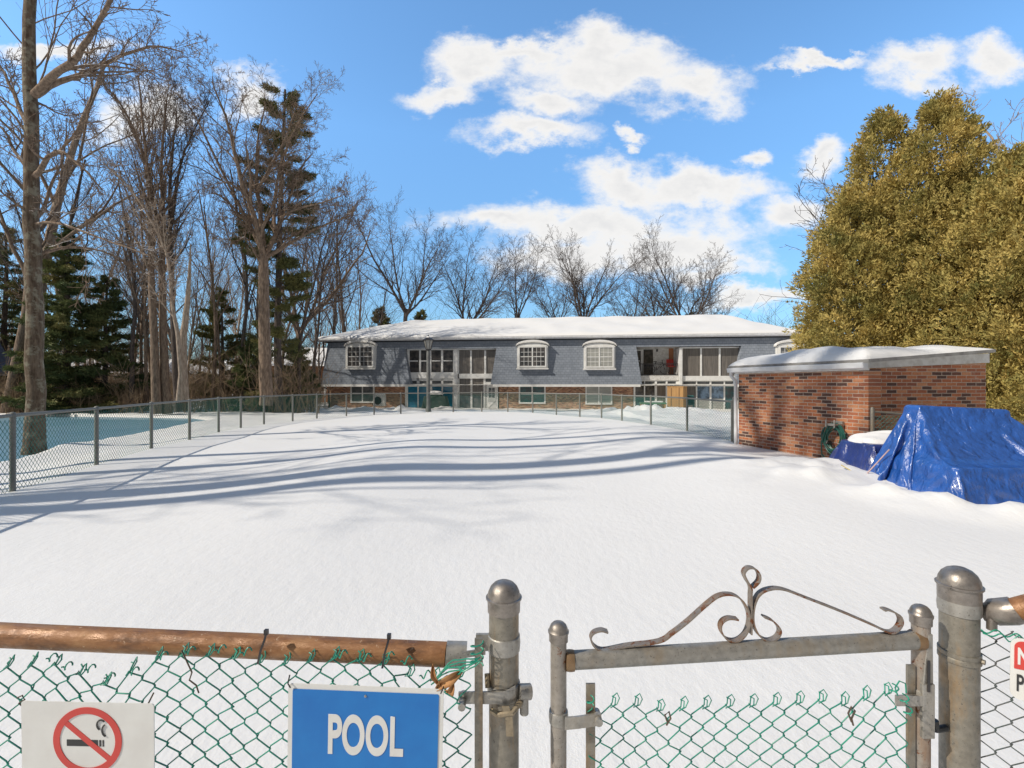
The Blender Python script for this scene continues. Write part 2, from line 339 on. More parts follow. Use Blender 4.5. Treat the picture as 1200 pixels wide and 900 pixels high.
M['galv'] = galv_mat('galvanised_pipe'); M['galv_clean'] = galv_mat('clean_galvanised', (.5, .49, .47), amt=.25, rough=.42)
M['galv_stained'] = galv_mat('stained_galvanised', (.36, .34, .30), (.34, .21, .09), .85)
M['cap'] = galv_mat('cast_cap', (.40, .37, .35), (.22, .17, .14), .3, metal=.75, rough=.38)
M['galv_rusty'] = galv_mat('rusting_galvanised', (.46, .43, .40), (.30, .17, .09), .7, .35); M['scroll'] = galv_mat('browned_steel', (.40, .35, .31), (.27, .15, .075), .95, .6)
M['fence_pipe'] = galv_mat('fence_pipe', (.3, .31, .30), (.22, .22, .19), .4, metal=.2, rough=.6)
M['rust'] = rust_mat('rusty_pipe')
M['black'] = plain('black_plastic', (.02, .02, .022), (.035, .03, .03), 30, .4)
M['wood'] = plain('brown_box', (.42, .24, .09), (.34, .19, .07), 2, .7, st=(4, 4, .5))
M['roofing'] = plain('roof_edge', (.33, .32, .3), (.2, .19, .18), 6, .8)
M['bark_grey'] = bark_mat('lichened_bark', (.075, .052, .036), (.19, .145, .105), (.27, .25, .19), .2)
M['bark'] = bark_mat('brown_bark', (.085, .06, .045), (.23, .17, .125), None, .22)
M['bark_pale'] = bark_mat('pale_bark', (.16, .12, .09), (.36, .29, .23), None, .25)
M['bark_dark'] = bark_mat('dark_bark', (.045, .036, .033), (.12, .098, .085), None, .12)
M['twig'] = plain('brushwood', (.38, .27, .17), (.2, .14, .085), 1.2, .95)
M['pine'] = leaf_mat('pine_needles', [(.35, (.11, .13, .05)), (.65, (.26, .24, .09))], .9)
M['hemlock'] = leaf_mat('hemlock_needles', [(.35, (.085, .12, .05)), (.55, (.17, .19, .07)), (.7, (.3, .25, .1))], .8)
M['arbor'] = leaf_mat('bronzed_scale_leaves', [(.3, (.21, .205, .065)), (.5, (.45, .36, .115)), (.7, (.66, .50, .17))], 1.3, trans=.15)
M['arbor2'] = leaf_mat('golden_scale_leaves', [(.3, (.38, .34, .12)), (.5, (.64, .50, .18)), (.7, (.78, .60, .24))], 1.1, trans=.15)
M['litter'] = leaf_mat('dry_leaf', [(.35, (.35, .16, .06)), (.65, (.5, .27, .12))], 20)
# ------------------------------------------------------------------ ground
POSTS = [(-4.6, 2.2), (-5.2, 3.9), (-5.8, 5.65), (-6.45, 7.55), (-6.97, 9.4), (-7.2, 10.86), (-7.6, 12.6), (-7.75, 13.9), (-7.7, 15.1), (-7.35, 16.3),
         (-7.06, 17.6), (-6.4, 18.8), (-5.5, 19.4), (-4.55, 19.9), (-2.5, 20.7), (-1.3, 20.9), (-.18, 20.8), (.87, 20.4), (1.76, 19.3), (2.55, 18.3),
         (3.24, 17.6), (3.66, 16.2), (4.14, 14.5), (4.5, 12.5), (4.62, 10.2)]
YARD = np.array([(-4.2, -3), (-4.3, 1.2)] + POSTS + [(4.6, 9.7), (5.35, 7.2), (9, 7.6), (9, -3)])
POND = np.array([(-9.3, 7.5), (-9.8, 9.3), (-10.35, 10.6), (-10.95, 12.5), (-11.3, 14.6), (-12.0, 17), (-12.4, 19.3), (-14, 20.6), (-18, 21.5), (-26, 22.5), (-36, 20), (-38, 10), (-30, 5), (-14, 5.5)], float)
def yard_out(x, y): return poly_out(YARD, x, y)
def poly_out(A, x, y):
    """distance outside a polygon (0 inside)"""
    p = np.stack([x, y], -1); B = np.roll(A, -1, 0); ins = np.zeros(x.shape, bool); dm = np.full(x.shape, 1e9)
    for a, b in zip(A, B):
        ab = b - a; t = np.clip(((p - a) @ ab) / (ab @ ab), 0, 1); q = p - a - t[..., None] * ab
        dm = np.minimum(dm, np.hypot(q[..., 0], q[..., 1]))
        c = ((a[1] > y) != (b[1] > y)) & (x < (b[0] - a[0]) * (y - a[1]) / (b[1] - a[1] + 1e-12) + a[0]); ins ^= c
    return np.where(ins, 0, dm)
def ss(a, b, v): t = np.clip((v - a) / (b - a), 0, 1); return t * t * (3 - 2 * t)
_rs = np.random.RandomState(4)
_W = [(_rs.uniform(.25, 1.6), _rs.uniform(0, 6.28), _rs.uniform(0, 6.28)) for _ in range(26)]
def lump(x, y, lo=0, hi=26):
    s = 0
    for k, a, ph in _W[lo:hi]: s = s + np.sin(k * (x * math.cos(a) + y * math.sin(a)) * 1.6 + ph) / (1 + k)
    return s / 4
def gz(x, y):
    x = np.asarray(x, float); y = np.asarray(y, float); d = yard_out(x, y)
    z = lump(x * .35, y * .45) * .045 + .13 * np.exp(-(((x + 1.9) / 1.3) ** 2 + ((y - 7.5) / 5) ** 2)) + .10 * np.exp(-(((x - 3.0) / 1.1) ** 2 + ((y - 8.6) / 4) ** 2))
    z = z * ss(0, 2.5, y)
    left = ss(-5, -7, x) * ss(1, 5, y + .0)
    rough = lump(x * 2.2, y * 2.2) * .05 + lump(x * 6 + 3, y * 6) * .018
    drop = -.17 * ss(.2, 3, d) - .33 * ss(3, 11, d) * ss(16, 30, y)
    z = z + drop * np.where(x > 4.7, ss(20, 26, y), 1) + rough * ss(.1, 1.2, d)
    # shovelled heap along the near foot of the left fence (inside edge drops away)
    z = z - .05 * left * ss(.9, .2, np.abs(d - .6))
    # pond basin
    pd = poly_out(POND, x, y); near = ss(6, 3, pd) * ss(.3, 1.5, d); z = z + (-.16 + rough * .6 - z) * near; k_ = ss(.6, 0, pd); z = z + (-.7 - z) * k_; z = z + .16 * np.exp(-(((x + 10.1) ** 2 + (y - 10.3) ** 2) / .5))
    # ploughed heaps near the house
    for (px, py, D, a, h) in ((742, 480, 25, .9, .32), (765, 482, 24, .7, .2), (790, 484, 24, 1.0, .25), (815, 486, 22, .8, .18), (720, 482, 27, .8, .2), (690, 481, 28, .8, .12), (470, 482, 31, 1.2, .3), (520, 482, 33, .9, .2), (430, 483, 31, 1.0, .2), (395, 482, 32, 1.2, .25)):
        cx = (px - 600) / F * D; z = z + h * np.exp(-(((x - cx) / a) ** 2 + ((y - D) / .8) ** 2)) * (1 + .5 * lump(x * 7, y * 7))
    # heap in front of the covered furniture
    for (X, Y, a, b_, h) in ((3.75, 6.0, .45, .4, .10), (3.95, 5.2, .35, .25, .10), (4.2, 4.8, .4, .22, .11), (4.7, 4.45, .5, .22, .10), (5.2, 4.15, .5, .22, .09), (5.7, 3.85, .5, .22, .09), (4.1, 6.9, .8, .5, .12), (5.2, 6.3, 1.5, .8, .10)):
        z = z + h * np.exp(-(((x - X) / a) ** 2 + ((y - Y) / b_) ** 2)) * (1 + .35 * lump(x * 9, y * 9))
    # land behind everything rises very gently
    z = z + ss(60, 400, np.hypot(x, y)) * 1.2
    return z
def gz1(x, y): return float(gz(np.array([x]), np.array([y]))[0])
def axis(dense, lo, hi, step, grow):
    a = list(np.arange(dense[0], dense[1], step)); s = step
    while a[-1] < hi: s *= grow; a.append(a[-1] + s)
    s = step; b = [a[0]]
    while b[-1] > lo: s *= grow; b.append(b[-1] - s)
    return np.array(b[::-1][:-1] + a)
gx = axis((-16, 8), -900, 900, .1, 1.06); gy = axis((.4, 22), -500, 1500, .1, 1.06)
GX, GY = np.meshgrid(gx, gy); GZ = gz(GX, GY); nx, ny = len(gx), len(gy)
idx = np.arange(nx * ny).reshape(ny, nx)
Fq = np.stack([idx[:-1, :-1], idx[:-1, 1:], idx[1:, 1:], idx[1:, :-1]], -1).reshape(-1, 4)
link_mesh('snowy_ground', np_mesh('snowy_ground', np.stack([GX, GY, GZ], -1).reshape(-1, 3), Fq, M['ground_snow'], True), kind='structure')
PZ = -.27
b = MB(); n = 64
b.add([(-8.4, 6.8, PZ), (-10.0, 13, PZ), (-11.4, 20.0, PZ), (-14, 21.6, PZ), (-26, 23.5, PZ), (-37, 21, PZ), (-39, 9.5, PZ), (-30, 4, PZ), (-14, 4.5, PZ)], [tuple(range(9))])
b.build('pond', M['pond'], kind='structure')

# ------------------------------------------------------------------ the long house behind the yard
HO = Vector((-14.4, 35.8, 0)); hang = math.atan2(-4.2, 32.8); HU = Vector((math.cos(hang), math.sin(hang), 0)); HN = Vector((HU.y, -HU.x, 0))
def hp(px, py, n):
    ray = Vector(((px - 600) / F, 1, 0)); D = (n + HO.dot(HN)) / ray.dot(HN); p = ray * D
    return (p - HO).dot(HU), EYE - (py - 450) / F * D
house = empty('apartment_house', HO, hang, label='long two storey house with grey blue mansard shingles and snow covered roof', cat='house')
def hx(px, n=-.8): return hp(px, 450, n)[0]
ZE = 4.55; LEN = 33.6; ZB = -.75
def rd(z0, z1, u, n): return (u, -n, z0)
# lower wall plane n=-.9 ; mansard bottom n=-.3, top n=-.75 ; soffit to n=0
NW = -.62; NB = .02; NT = -.27; Z1 = 1.20; Z2 = 4.28
def mans_n(z): return NB + (NT - NB) * (z - Z1) / (Z2 - Z1)
uL, uR = .35, LEN + .4
lbL = (hp(477, 410, -.7)[0], hp(482.5, 445, -.35)[0]); lbR = (hp(583, 409, -.7)[0], hp(576, 446, -.35)[0])
rbL = (hp(744.5, 408, -.7)[0], hp(751.5, 443, -.35)[0]); rbR = (hp(866, 407, -.7)[0], hp(860, 446, -.35)[0])
ZT = hp(530, 409, -.7)[1]     # head of the bay openings
def sec(u0t, u0b, u1t, u1b, z0=Z1, z1=Z2):
    b = MB(); n0, n1 = mans_n(z0), mans_n(z1)
    b.hexa([(u0b, -n0, z0), (u1b, -n0, z0), (u1b, -NW + .02, z0), (u0b, -NW + .02, z0)], [(u0t, -n1, z1), (u1t, -n1, z1), (u1t, -NW + .02, z1), (u0t, -NW + .02, z1)]); return b
def lerp(a, b, t): return a + (b - a) * t
for (a, c) in (((uL + .35, uL), lbL), (lbR, rbL), (rbR, (uR, uR + .3))):
    # top of the opening is lower than the top of the mansard
    sec(a[0], a[1], c[0], c[1], Z1, ZT).build('mansard_siding', M['shingle'], house)
sec(uL + .4, uL + .35, uR, uR, ZT + .004, Z2).build('mansard_siding', M['shingle'], house)
# body of the house
b = MB(); b.box(uL + .5, uR - .2, 2.2, 11, ZB, Z2); b.build('back_wall', M['brick_house'], house)
# brick ground floor: piers left and right of the windows
def wallseg(u0, u1, z0, z1, nfr=NW, dep=.35): return MB().box(u0, u1, -nfr, -nfr + dep, z0, z1)
WZ0 = lambda px: hp(px, 473, NW)[1]
wins = [(411, 439, 449.5, 472), (608, 639.5, 450.5, 473), (686, 717.5, 450.5, 474)]
lower = []
def ux(px): return hp(px, 450, NW)[0]
segs = [(uL + .25, ux(411)), (ux(439.5), ux(475.5)), (ux(585), ux(608)), (ux(639.5), ux(686)), (ux(717.5), ux(742)), (ux(868), uR)]
for (a, c) in segs: MB().box(a, c, -NW, -NW + .3, ZB, Z1).build('brick_wall', M['brick_house'], house)
for (a, c, t, bo) in wins:
    MB().box(ux(a) + .003, ux(c) - .003, -NW + .004, -NW + .3, ZB, hp(a, bo, NW)[1]).build('brick_wall', M['brick_house'], house); MB().box(ux(a) + .003, ux(c) - .003, -NW + .004, -NW + .3, hp(a, t, NW)[1], Z1 - .004).build('brick_wall', M['brick_house'], house)
for (a, c) in ((uL, lbL[1] - .25), (lbR[1] + .15, rbL[1] - .1), (rbR[1] + .1, uR)): MB().box(a, c, -NB + .003, -NB + .1, Z1 - .17, Z1 - .004).build('white_frieze', M['white'], house)
sf = MB(); sf.box(uL, uR, -NB + .1, -NW - .003, Z1 - .05, Z1 - .008); sf.build('soffit', M['white_old'], house)
def window(u0, u1, z0, z1, n, parent, cols=2, rows=2, grid=(3, 2), glass='glass_dark', fw=.07, mat_='white', name='window', proud=.06):
    b = MB(); y = -n - proud; y2 = -n + .06
    b.box(u0, u0 + fw, y, y2, z0, z1).box(u1 - fw, u1, y, y2, z0, z1).box(u0 + fw, u1 - fw, y, y2, z1 - fw, z1).box(u0 + fw, u1 - fw, y, y2, z0, z0 + fw)
    iw = (u1 - u0 - 2 * fw) / cols; ih = (z1 - z0 - 2 * fw) / rows; s = .055
    for c in range(1, cols): b.box(u0 + fw + c * iw - s * .8, u0 + fw + c * iw + s * .8, y + .012, y2, z0 + fw, z1 - fw)
    for r in range(1, rows):
        for c in range(cols): b.box(u0 + fw + c * iw + s, u0 + fw + (c + 1) * iw - s, y + .02, y2, z0 + fw + r * ih - s / 2, z0 + fw + r * ih + s / 2)
    if grid:
        gxn, gzn = grid
        for c in range(cols):
            a0 = u0 + fw + c * iw
            for k in range(1, gxn): b.box(a0 + iw * k / gxn - .012, a0 + iw * k / gxn + .012, y + .03, y2 - .02, z0 + fw, z1 - fw)
            for r in range(rows):
                for k in range(1, gzn): b.box(a0 + s, a0 + iw - s, y + .034, y2 - .02, z0 + fw + ih * (r + k / gzn) - .012, z0 + fw + ih * (r + k / gzn) + .012)
    o = b.build(name, M[mat_], parent); MB().box(u0 + fw * .5, u1 - fw * .5, -n - proud + .036, -n - proud + .055, z0 + fw * .5, z1 - fw * .5).build('pane', M[glass], o)
    return o
for i, (a, c, t, bo) in enumerate(wins):
    window(ux(a), ux(c), hp(a, bo, NW)[1], hp(a, t, NW)[1], NW, house, grid=None, glass=('glass_grey', 'glass_teal', 'glass_curtain')[i], fw=.1)
# dormers
def dormer(a, c, t, bo, glass):
    n = .14; u0, u1 = hp(a, bo, n)[0], hp(c, bo, n)[0]; z0, z1 = hp(a, bo, n)[1], hp(a, t, n)[1]; zs = z1 - .34; um = (u0 + u1) / 2
    b = MB(); poly = [(u0, -n, z0), (u1, -n, z0), (u1, -n, zs)] + [(um + (u1 - um) * math.cos(k * math.pi / 10) , -n, zs + (z1 - zs) * math.sin(k * math.pi / 10) * .72) for k in range(1, 10)] + [(u0, -n, zs)]
    b.prism(poly, (0, 1.0, 0)); d = b.build('dormer', M['white'], house)
    b = MB(); arc = [(um + (u1 - um + .09) * math.cos(k * math.pi / 10), 0, zs + .01 + (z1 - zs) * math.sin(k * math.pi / 10) * .78) for k in range(11)]
    pts = [(x, -n - .07, z) for x, _, z in arc] + [(x, -n - .07, z + .07) for x, _, z in arc[::-1]]
    b.prism(pts, (0, 1.1, 0)); b.build('dormer_hood', M['white_old'], d)
    b = MB(); pts = [(x, -n - .03, z + .075) for x, _, z in arc] + [(x, -n - .03, z + .075 + .12 * math.sin(k * math.pi / 10)) for k, (x, _, z) in reversed(list(enumerate(arc)))]
    b.prism(pts, (0, 1.0, 0)); b.build('snow_cap', M['snow'], d)
    MB().box(u0 - .05, u1 + .05, -n - .08, -n - .004, z0 - .06, z0 + .03).build('sill', M['white'], d)
    window(u0 + .1, u1 - .1, z0 + .1, zs + .02, n, d, glass=glass, fw=.09, proud=.06)
for a, c, t, bo, g in ((405, 439, 400.5, 432, 'glass_dark'), (606, 642, 400.5, 432, 'glass_dark'), (684, 721, 400.5, 432.5, 'glass_curtain'), (911, 948, 400, 432, 'glass_grey')): dormer(a, c, t, bo, g)
# --- left bay
def hz(px, py, n=NW): return hp(px, py, n)[1]
def strips(name, rects, n, mat_='white', dep=.12, pr=.03):
    b = MB()
    for (x0, x1, y0, y1) in rects: b.box(hp(x0, y0, n)[0], hp(x1, y0, n)[0], -n - pr, -n + dep, hp(x0, y1, n)[1], hp(x0, y0, n)[1])
    return b.build(name, M[mat_], house)
def panes(rects, n, glass, name='glass_pane'):
    for (x0, x1, y0, y1) in rects:
        MB().box(hp(x0, y0, n)[0] - .02, hp(x1, y0, n)[0] + .02, -n + .03, -n + .06, hp(x0, y1, n)[1] - .02, hp(x0, y0, n)[1] + .02).build(name, M[glass], house)
nb = NW + .05
strips('upper_bay_frame', [(477, 584, 408.3, 410.6), (477, 480, 410.6, 437), (491.3, 493.3, 410.6, 437), (502.5, 505.5, 410.6, 437), (517, 519.3, 410.6, 437), (531, 533.8, 410.6, 437), (535.5, 538, 410.6, 438),
    (551, 553, 410.6, 438), (567.5, 569.7, 410.6, 438)], nb)
strips('bay_spandrel', [(477, 532, 436.4, 443.4), (538, 578, 438, 443.6)], nb, 'white', .15, .08)
strips('bay_post', [(532, 536.6, 408.5, 482)], nb, 'white', .3, .16)
b = MB(); 
for x0, x1 in ((480, 491), (493.5, 502.5), (505.5, 517), (519.5, 531)): b.box(hx(x0), hx(x1), -nb - .01, -nb + .05, hz(500, 423.6), hz(500, 422.4))
b.build('window_rail', M['white'], house)
panes([(480, 491.3, 410.6, 436.5), (493.3, 502.5, 410.6, 436.5), (505.5, 517, 410.6, 436.5), (519.3, 531, 410.6, 436.5)], nb, 'glass_dark')
panes([(538, 551, 410.6, 438), (553, 567.5, 410.6, 438), (569.7, 584, 410.6, 438)], nb, 'glass_blind')
nl = NW + .02
strips('lower_bay_frame', [(475.5, 478, 443.4, 482), (488.5, 491.5, 443.4, 451), (501.5, 506.5, 443.4, 482), (517, 519.5, 443.4, 451), (530.5, 533, 443.4, 480), (478, 530.5, 443.4, 446.3), (478, 530.5, 449.7, 453),
    (489.3, 490.7, 453, 482), (517.6, 519.0, 453, 480), (536, 538.5, 443.6, 480), (551.4, 553.6, 443.6, 480), (566.7, 569, 443.6, 480), (569, 583, 447.6, 451)], nl)
panes([(478, 488.5, 446.3, 449.7), (491.5, 501.5, 446.3, 449.7), (506.5, 517, 446.3, 449.7), (519.5, 530.5, 446.3, 449.7)], nl, 'glass_grey', 'transom_pane')
panes([(478, 489.3, 453, 480), (490.7, 501.5, 453, 480), (506.5, 517.6, 453, 480), (519, 530.5, 453, 480)], nl, 'glass_blue')
panes([(538.5, 551.4, 443.8, 463), (553.6, 566.7, 443.8, 463)], nl, 'glass_blind'); panes([(538.5, 551.4, 464, 480), (553.6, 566.7, 464, 480)], nl, 'glass_grey'); panes([(569, 575, 444, 447.5)], nl, 'glass_grey', 'transom_pane')
dr = strips('door', [(570, 583.6, 451, 479.6)], nl, 'white', .06, .02)
window(hx(572.5), hx(581.3), hz(576, 467), hz(576, 453.5), nl, dr, 1, 1, (2, 3), 'glass_grey', .05, name='door_window', proud=.06)
b = MB(); u0, u1, z0, z1 = hx(572.3), hx(581.5), hz(576, 478.5), hz(576, 469)
b.box(u0, u1, -nl - .05, -nl - .02, z1 - .05, z1).box(u0, u1, -nl - .05, -nl - .02, z0, z0 + .05)
b.hexa([(u0, -nl - .045, z0 + .05), (u0 + .06, -nl - .045, z0 + .05), (u0 + .06, -nl - .02, z0 + .05), (u0, -nl - .02, z0 + .05)], [(u1 - .06, -nl - .045, z1 - .05), (u1, -nl - .045, z1 - .05), (u1, -nl - .02, z1 - .05), (u1 - .06, -nl - .02, z1 - .05)])
b.build('door_trim', M['white_old'], dr)
MB().box(hx(577), hx(583), -nl - .28, -nl - .05, hz(580, 448.5), hz(580, 447.2)).build('door_lamp', M['dark_metal'], house)
# --- right bay: open balcony, glazed porches
strips('bay_post', [(795.3, 798.6, 407.5, 459)], nb, 'white', .9, .22)
bal = MB(); N2 = NW - 1.1       # back wall of the balcony
bal.box(hx(740), hx(800), 1.95, 2.05, hz(770, 443), Z2); bal.build('balcony_back_wall', M['white_old'], house)
MB().box(hx(744), hx(799), -NW + .0, 1.95, ZT, ZT + .06).build('balcony_ceiling', M['white_old'], house)
MB().box(hx(787.5), hx(793), 1.90, 1.948, hz(770, 440), ZT - .01).build('brick_pier', M['brick_far'], house)
dd = MB().box(hp(754.5, 440, N2)[0], hp(765.8, 440, N2)[0], 1.90, 1.948, hz(770, 439), hp(760, 409.5, N2)[1]).build('balcony_door', M['glass_dark'], house)
MB().box(hp(753, 440, N2)[0], hp(754.5, 440, N2)[0] - .01, 1.89, 1.945, hz(770, 439), hp(760, 408.5, N2)[1]).build('door_jamb', M['white'], dd)
window(hp(744, 440, N2)[0], hp(752, 440, N2)[0], hp(750, 436, N2)[1], hp(750, 410, N2)[1], N2 - .0 + .16, house, 1, 2, None, 'glass_dark', .08, proud=.0)
MB().box(hp(769.5, 440, N2)[0], hp(771.3, 440, N2)[0], 1.84, 1.949, hp(760, 412, N2)[1], hp(760, 409, N2)[1]).build('wall_lamp', M['black'], house)
MB().box(hx(748), hx(796), -NW - .05, 2.05, hz(770, 440), hz(770, 441) + .08).build('balcony_floor', M['roofing'], house)
rl = MB(); zr0, zr1 = hz(770, 439.5), hz(770, 426); u0, u1 = hx(750), hx(794)
rl.box(u0, u1, -NW - .02, -NW + .03, zr1 - .05, zr1).box(u0, u1, -NW - .02, -NW + .03, zr0, zr0 + .04)
k = u0
while k < u1: rl.box(k, k + .022, -NW - .01, -NW + .02, zr0 + .04, zr1 - .05); k += .13
rl.build('balcony_railing', M['black'], house)
strips('bay_spandrel', [(751, 795, 440.2, 445.5)], nb, 'white_old', .15, .06); strips('bay_spandrel', [(799, 862, 440.6, 446)], nb, 'white', .15, .08)
strips('upper_bay_frame', [(799, 866, 407, 408.2), (820.5, 822.5, 408.2, 440.6), (842.3, 844.3, 408.2, 440.6), (798.6, 800, 408.2, 440.6)], nb)
panes([(800, 820.5, 408.2, 440.6), (822.5, 842.3, 408.2, 440.6), (844.3, 866, 408.2, 440.6)], nb, 'glass_blind')
strips('lower_bay_frame', [(742.5, 744.5, 445.5, 482), (744.5, 794, 445.5, 446.8), (744.5, 794, 449.8, 452), (754.7, 756, 446.8, 482), (767.2, 769.8, 446.8, 482), (780.2, 782.2, 446.8, 482), (792, 795, 446, 482),
    (800, 863, 446, 447), (800, 863, 450.2, 452.6), (815.5, 817, 447, 482), (831.5, 833.6, 447, 482), (848, 849.6, 447, 482), (863, 865, 446, 482), (798.6, 800.6, 446, 482)], nl)
panes([(744.5, 754.7, 446.8, 449.8), (756, 767.2, 446.8, 449.8), (769.8, 780.2, 446.8, 449.8), (782.2, 792, 446.8, 449.8), (800.6, 815.5, 447, 450.2), (817, 831.5, 447, 450.2), (833.6, 848, 447, 450.2), (849.6, 863, 447, 450.2)], nl, 'glass_grey', 'transom_pane')
panes([(744.5, 754.7, 452, 466), (756, 767.2, 452, 466), (782.2, 792, 452, 482)], nl, 'glass_dark'); panes([(744.5, 754.7, 466.5, 482), (756, 767.2, 466.5, 482), (849.6, 863, 452.6, 482)], nl, 'glass_teal')
panes([(769.8, 780.2, 452, 482), (800.6, 815.5, 452.6, 482)], nl, 'glass_blind'); panes([(817, 831.5, 452.6, 467), (833.6, 848, 452.6, 467)], nl, 'glass_sky'); panes([(817, 831.5, 467.5, 482), (833.6, 848, 467.5, 482)], nl, 'glass_curtain')
# --- roof: low hip with fascia, gutter and the snow lying on it
zr = 6.55; RU0, RU1, RV = 5.3, 30.2, 6.2
def hip(z0, zr_, inset, jitter=0, drop=0, nu=150, nv=24, name='', mat_=None, parent=None):
    """grid over the roof plan; height = min distance to an eave"""
    W = 12.4; U = np.linspace(-inset, LEN + inset, nu); V = np.linspace(-inset, W + inset, nv); uu, vv = np.meshgrid(U, V)
    slope = (zr_ - z0) / RV
    d = np.minimum.reduce([(uu + inset) * RV / (RU0 + .0), (LEN + inset - uu) * RV / (LEN - RU1), vv + inset, W + inset - vv])
    zz = z0 + np.clip(d, 0, RV) * slope
    if jitter:
        edge = np.clip(d / .35, 0, 1); zz = zz + jitter * (1 - (1 - edge) ** 3) + lump(uu * 1.3, vv * 1.3) * .05 * edge
    V3 = np.stack([uu, vv, zz], -1).reshape(-1, 3); ix = np.arange(nu * nv).reshape(nv, nu)
    Fq = np.stack([ix[:-1, :-1], ix[:-1, 1:], ix[1:, 1:], ix[1:, :-1]], -1).reshape(-1, 4)
    return link_mesh(name, np_mesh(name, V3, Fq, mat_, True), parent)
roof = hip(ZE, zr - .05, 0, name='roof', mat_=M['roofing'], parent=house)
hip(ZE + .012, zr, .0, .12, nu=300, nv=60, name='roof_snow', mat_=M['snow'], parent=roof)
b = MB(); b.box(0, LEN, 0, .04, ZE - .2, ZE - .002).box(0, .04, .04, 12.3, ZE - .2, ZE - .002).box(LEN - .04, LEN, .04, 12.3, ZE - .2, ZE - .002); b.build('fascia', M['gutter'], roof)
b = MB(); b.box(.0, LEN, -.12, -.004, ZE - .13, ZE - .01); b.build('gutter', M['gutter'], roof, bevel=.02)
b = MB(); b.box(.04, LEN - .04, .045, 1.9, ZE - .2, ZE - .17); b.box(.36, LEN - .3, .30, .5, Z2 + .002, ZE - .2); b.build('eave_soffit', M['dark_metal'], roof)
b = MB(); zz = ZE - .2; b.tube([(.5, .1, zz), (.55, .1, 3.2), (.3, .02, 2.2), (.28, -.08, 1.15), (.7, .5, .8), (.75, .52, -.6)], .055, 8); b.build('downspout', M['dark_metal'], house, True)
for px in (382, 476): MB().box(hx(px), hx(px) + .08, -NW - .07, -NW - .004, -.5, 1.05).build('corner_trim', M['white'], house)

# small things standing along the house
def H(px, py, n):   # world point in front of the facade
    u, z = hp(px, py, n); p = HO + HU * u + HN * n; return Vector((p.x, p.y, z))
def snowcap_blob(c, r, h, seed, name, mat_, k=20):
    rs = random.Random(seed); b = MB(); prof = [(r, 0), (r * 1.02, h * .4), (r * .85, h * .75), (r * .5, h * .95), (.01, h)]
    b.lathe([(a * (1 + rs.uniform(-.06, .06)), z) for a, z in prof], c, k); return b.build(name, mat_, None, True)
def on_ground(px, py, n):
    p = H(px, py, n); p.z = gz1(p.x, p.y); return p
# outdoor unit of the air conditioner
p = on_ground(445, 480, .2); ac = empty('air_conditioner', p, hang, label='white outdoor air conditioner unit in the snow against the brick wall', cat='air conditioner')
b = MB().box(-.42, .42, -.17, .17, .15, .95); b.build('casing', M['white_old'], ac, bevel=.02)
b = MB().lathe([(.29, 0), (.29, .012), (.26, .012), (.26, .004)], (0, 0, 0), 28)
for k in range(14): a = k * math.pi / 7; b.box(-.001, .001, 0, 0, 0, 0); b.tube([(.05 * math.cos(a), .05 * math.sin(a), .012), (.26 * math.cos(a), .26 * math.sin(a), .012)], .006, 4)
g = b.build('fan_grille', M['dark_metal'], ac); g.rotation_euler = (R(90), 0, 0); g.location = (-.08, -.173, .55)
MB().box(-.4, .4, -.15, .15, .952, 1.06).build('snow_cap', M['snow'], ac, bevel=.05)
# covered grill with snow
p = on_ground(511, 481, .6); gr_ = empty('covered_grill', p, hang, label='dark green covered grill with a white cap of snow before the blue panes', cat='grill')
b = MB(); b.hexa([(-.95, -.4, 0), (.95, -.4, 0), (.95, .4, 0), (-.95, .4, 0)], [(-.8, -.3, .85), (.75, -.3, .85), (.75, .3, .85), (-.8, .3, .85)]); b.hexa([(-.5, -.3, .85), (.45, -.3, .85), (.45, .3, .85), (-.5, .3, .85)], [(-.35, -.15, 1.05), (.3, -.15, 1.05), (.3, .15, 1.05), (-.35, .15, 1.05)])
b.build('cover', plain('green_cover', (.02, .06, .045), (.035, .05, .04), 5, .6), gr_, bevel=.05)
b = MB(); b.hexa([(-.62, -.36, .97), (.55, -.36, .97), (.55, .36, .97), (-.62, .36, .97)], [(-.3, -.2, 1.24), (.3, -.2, 1.2), (.3, .2, 1.2), (-.3, .2, 1.24)]); b.build('snow_cap', M['snow'], gr_, bevel=.09)
# tall brown box and planter on the right patio
p = on_ground(793.5, 482, 1.2); bx_ = empty('storage_box', p, hang - .55, label='tall brown wooden box standing in the snow beside the white column', cat='box')
MB().box(-.52, .52, -.35, .35, 0, 1.55).build('body', M['wood'], bx_, bevel=.01); MB().box(-.54, .54, -.37, .37, 1.553, 1.6).build('lid', M['wood'], bx_, bevel=.01)
for s in (-1, 1): MB().box(-.02 + s * .25, .02 + s * .25, -.372, -.353, .1, 1.5).build('batten', plain('dark_batten', (.22, .12, .05)), bx_)
p = on_ground(765, 483, 1.6); pl_ = empty('patio_table', p, hang, label='low brown patio table with a green cover on the snow', cat='table')
MB().box(-.8, .8, -.35, .35, .48, .56).build('table_top', plain('green_cloth', (.12, .25, .13), (.08, .18, .1), 5), pl_, bevel=.02)
for x in (-.7, .7):
    for y in (-.28, .28): MB().box(x - .05, x + .05, y - .05, y + .05, 0, .478).build('leg', M['wood'], pl_)
MB().box(-.5, .6, -.3, .3, .563, .66).build('snow_cap', M['snow'], pl_, bevel=.045)
p = on_ground(808, 482, .9); ch = empty('patio_chair', p, hang - .3, label='dark teal patio chair by the glazed porch right of the box', cat='chair')
tm = plain('teal_plastic', (.01, .08, .09), (.02, .1, .1), 4, .4)
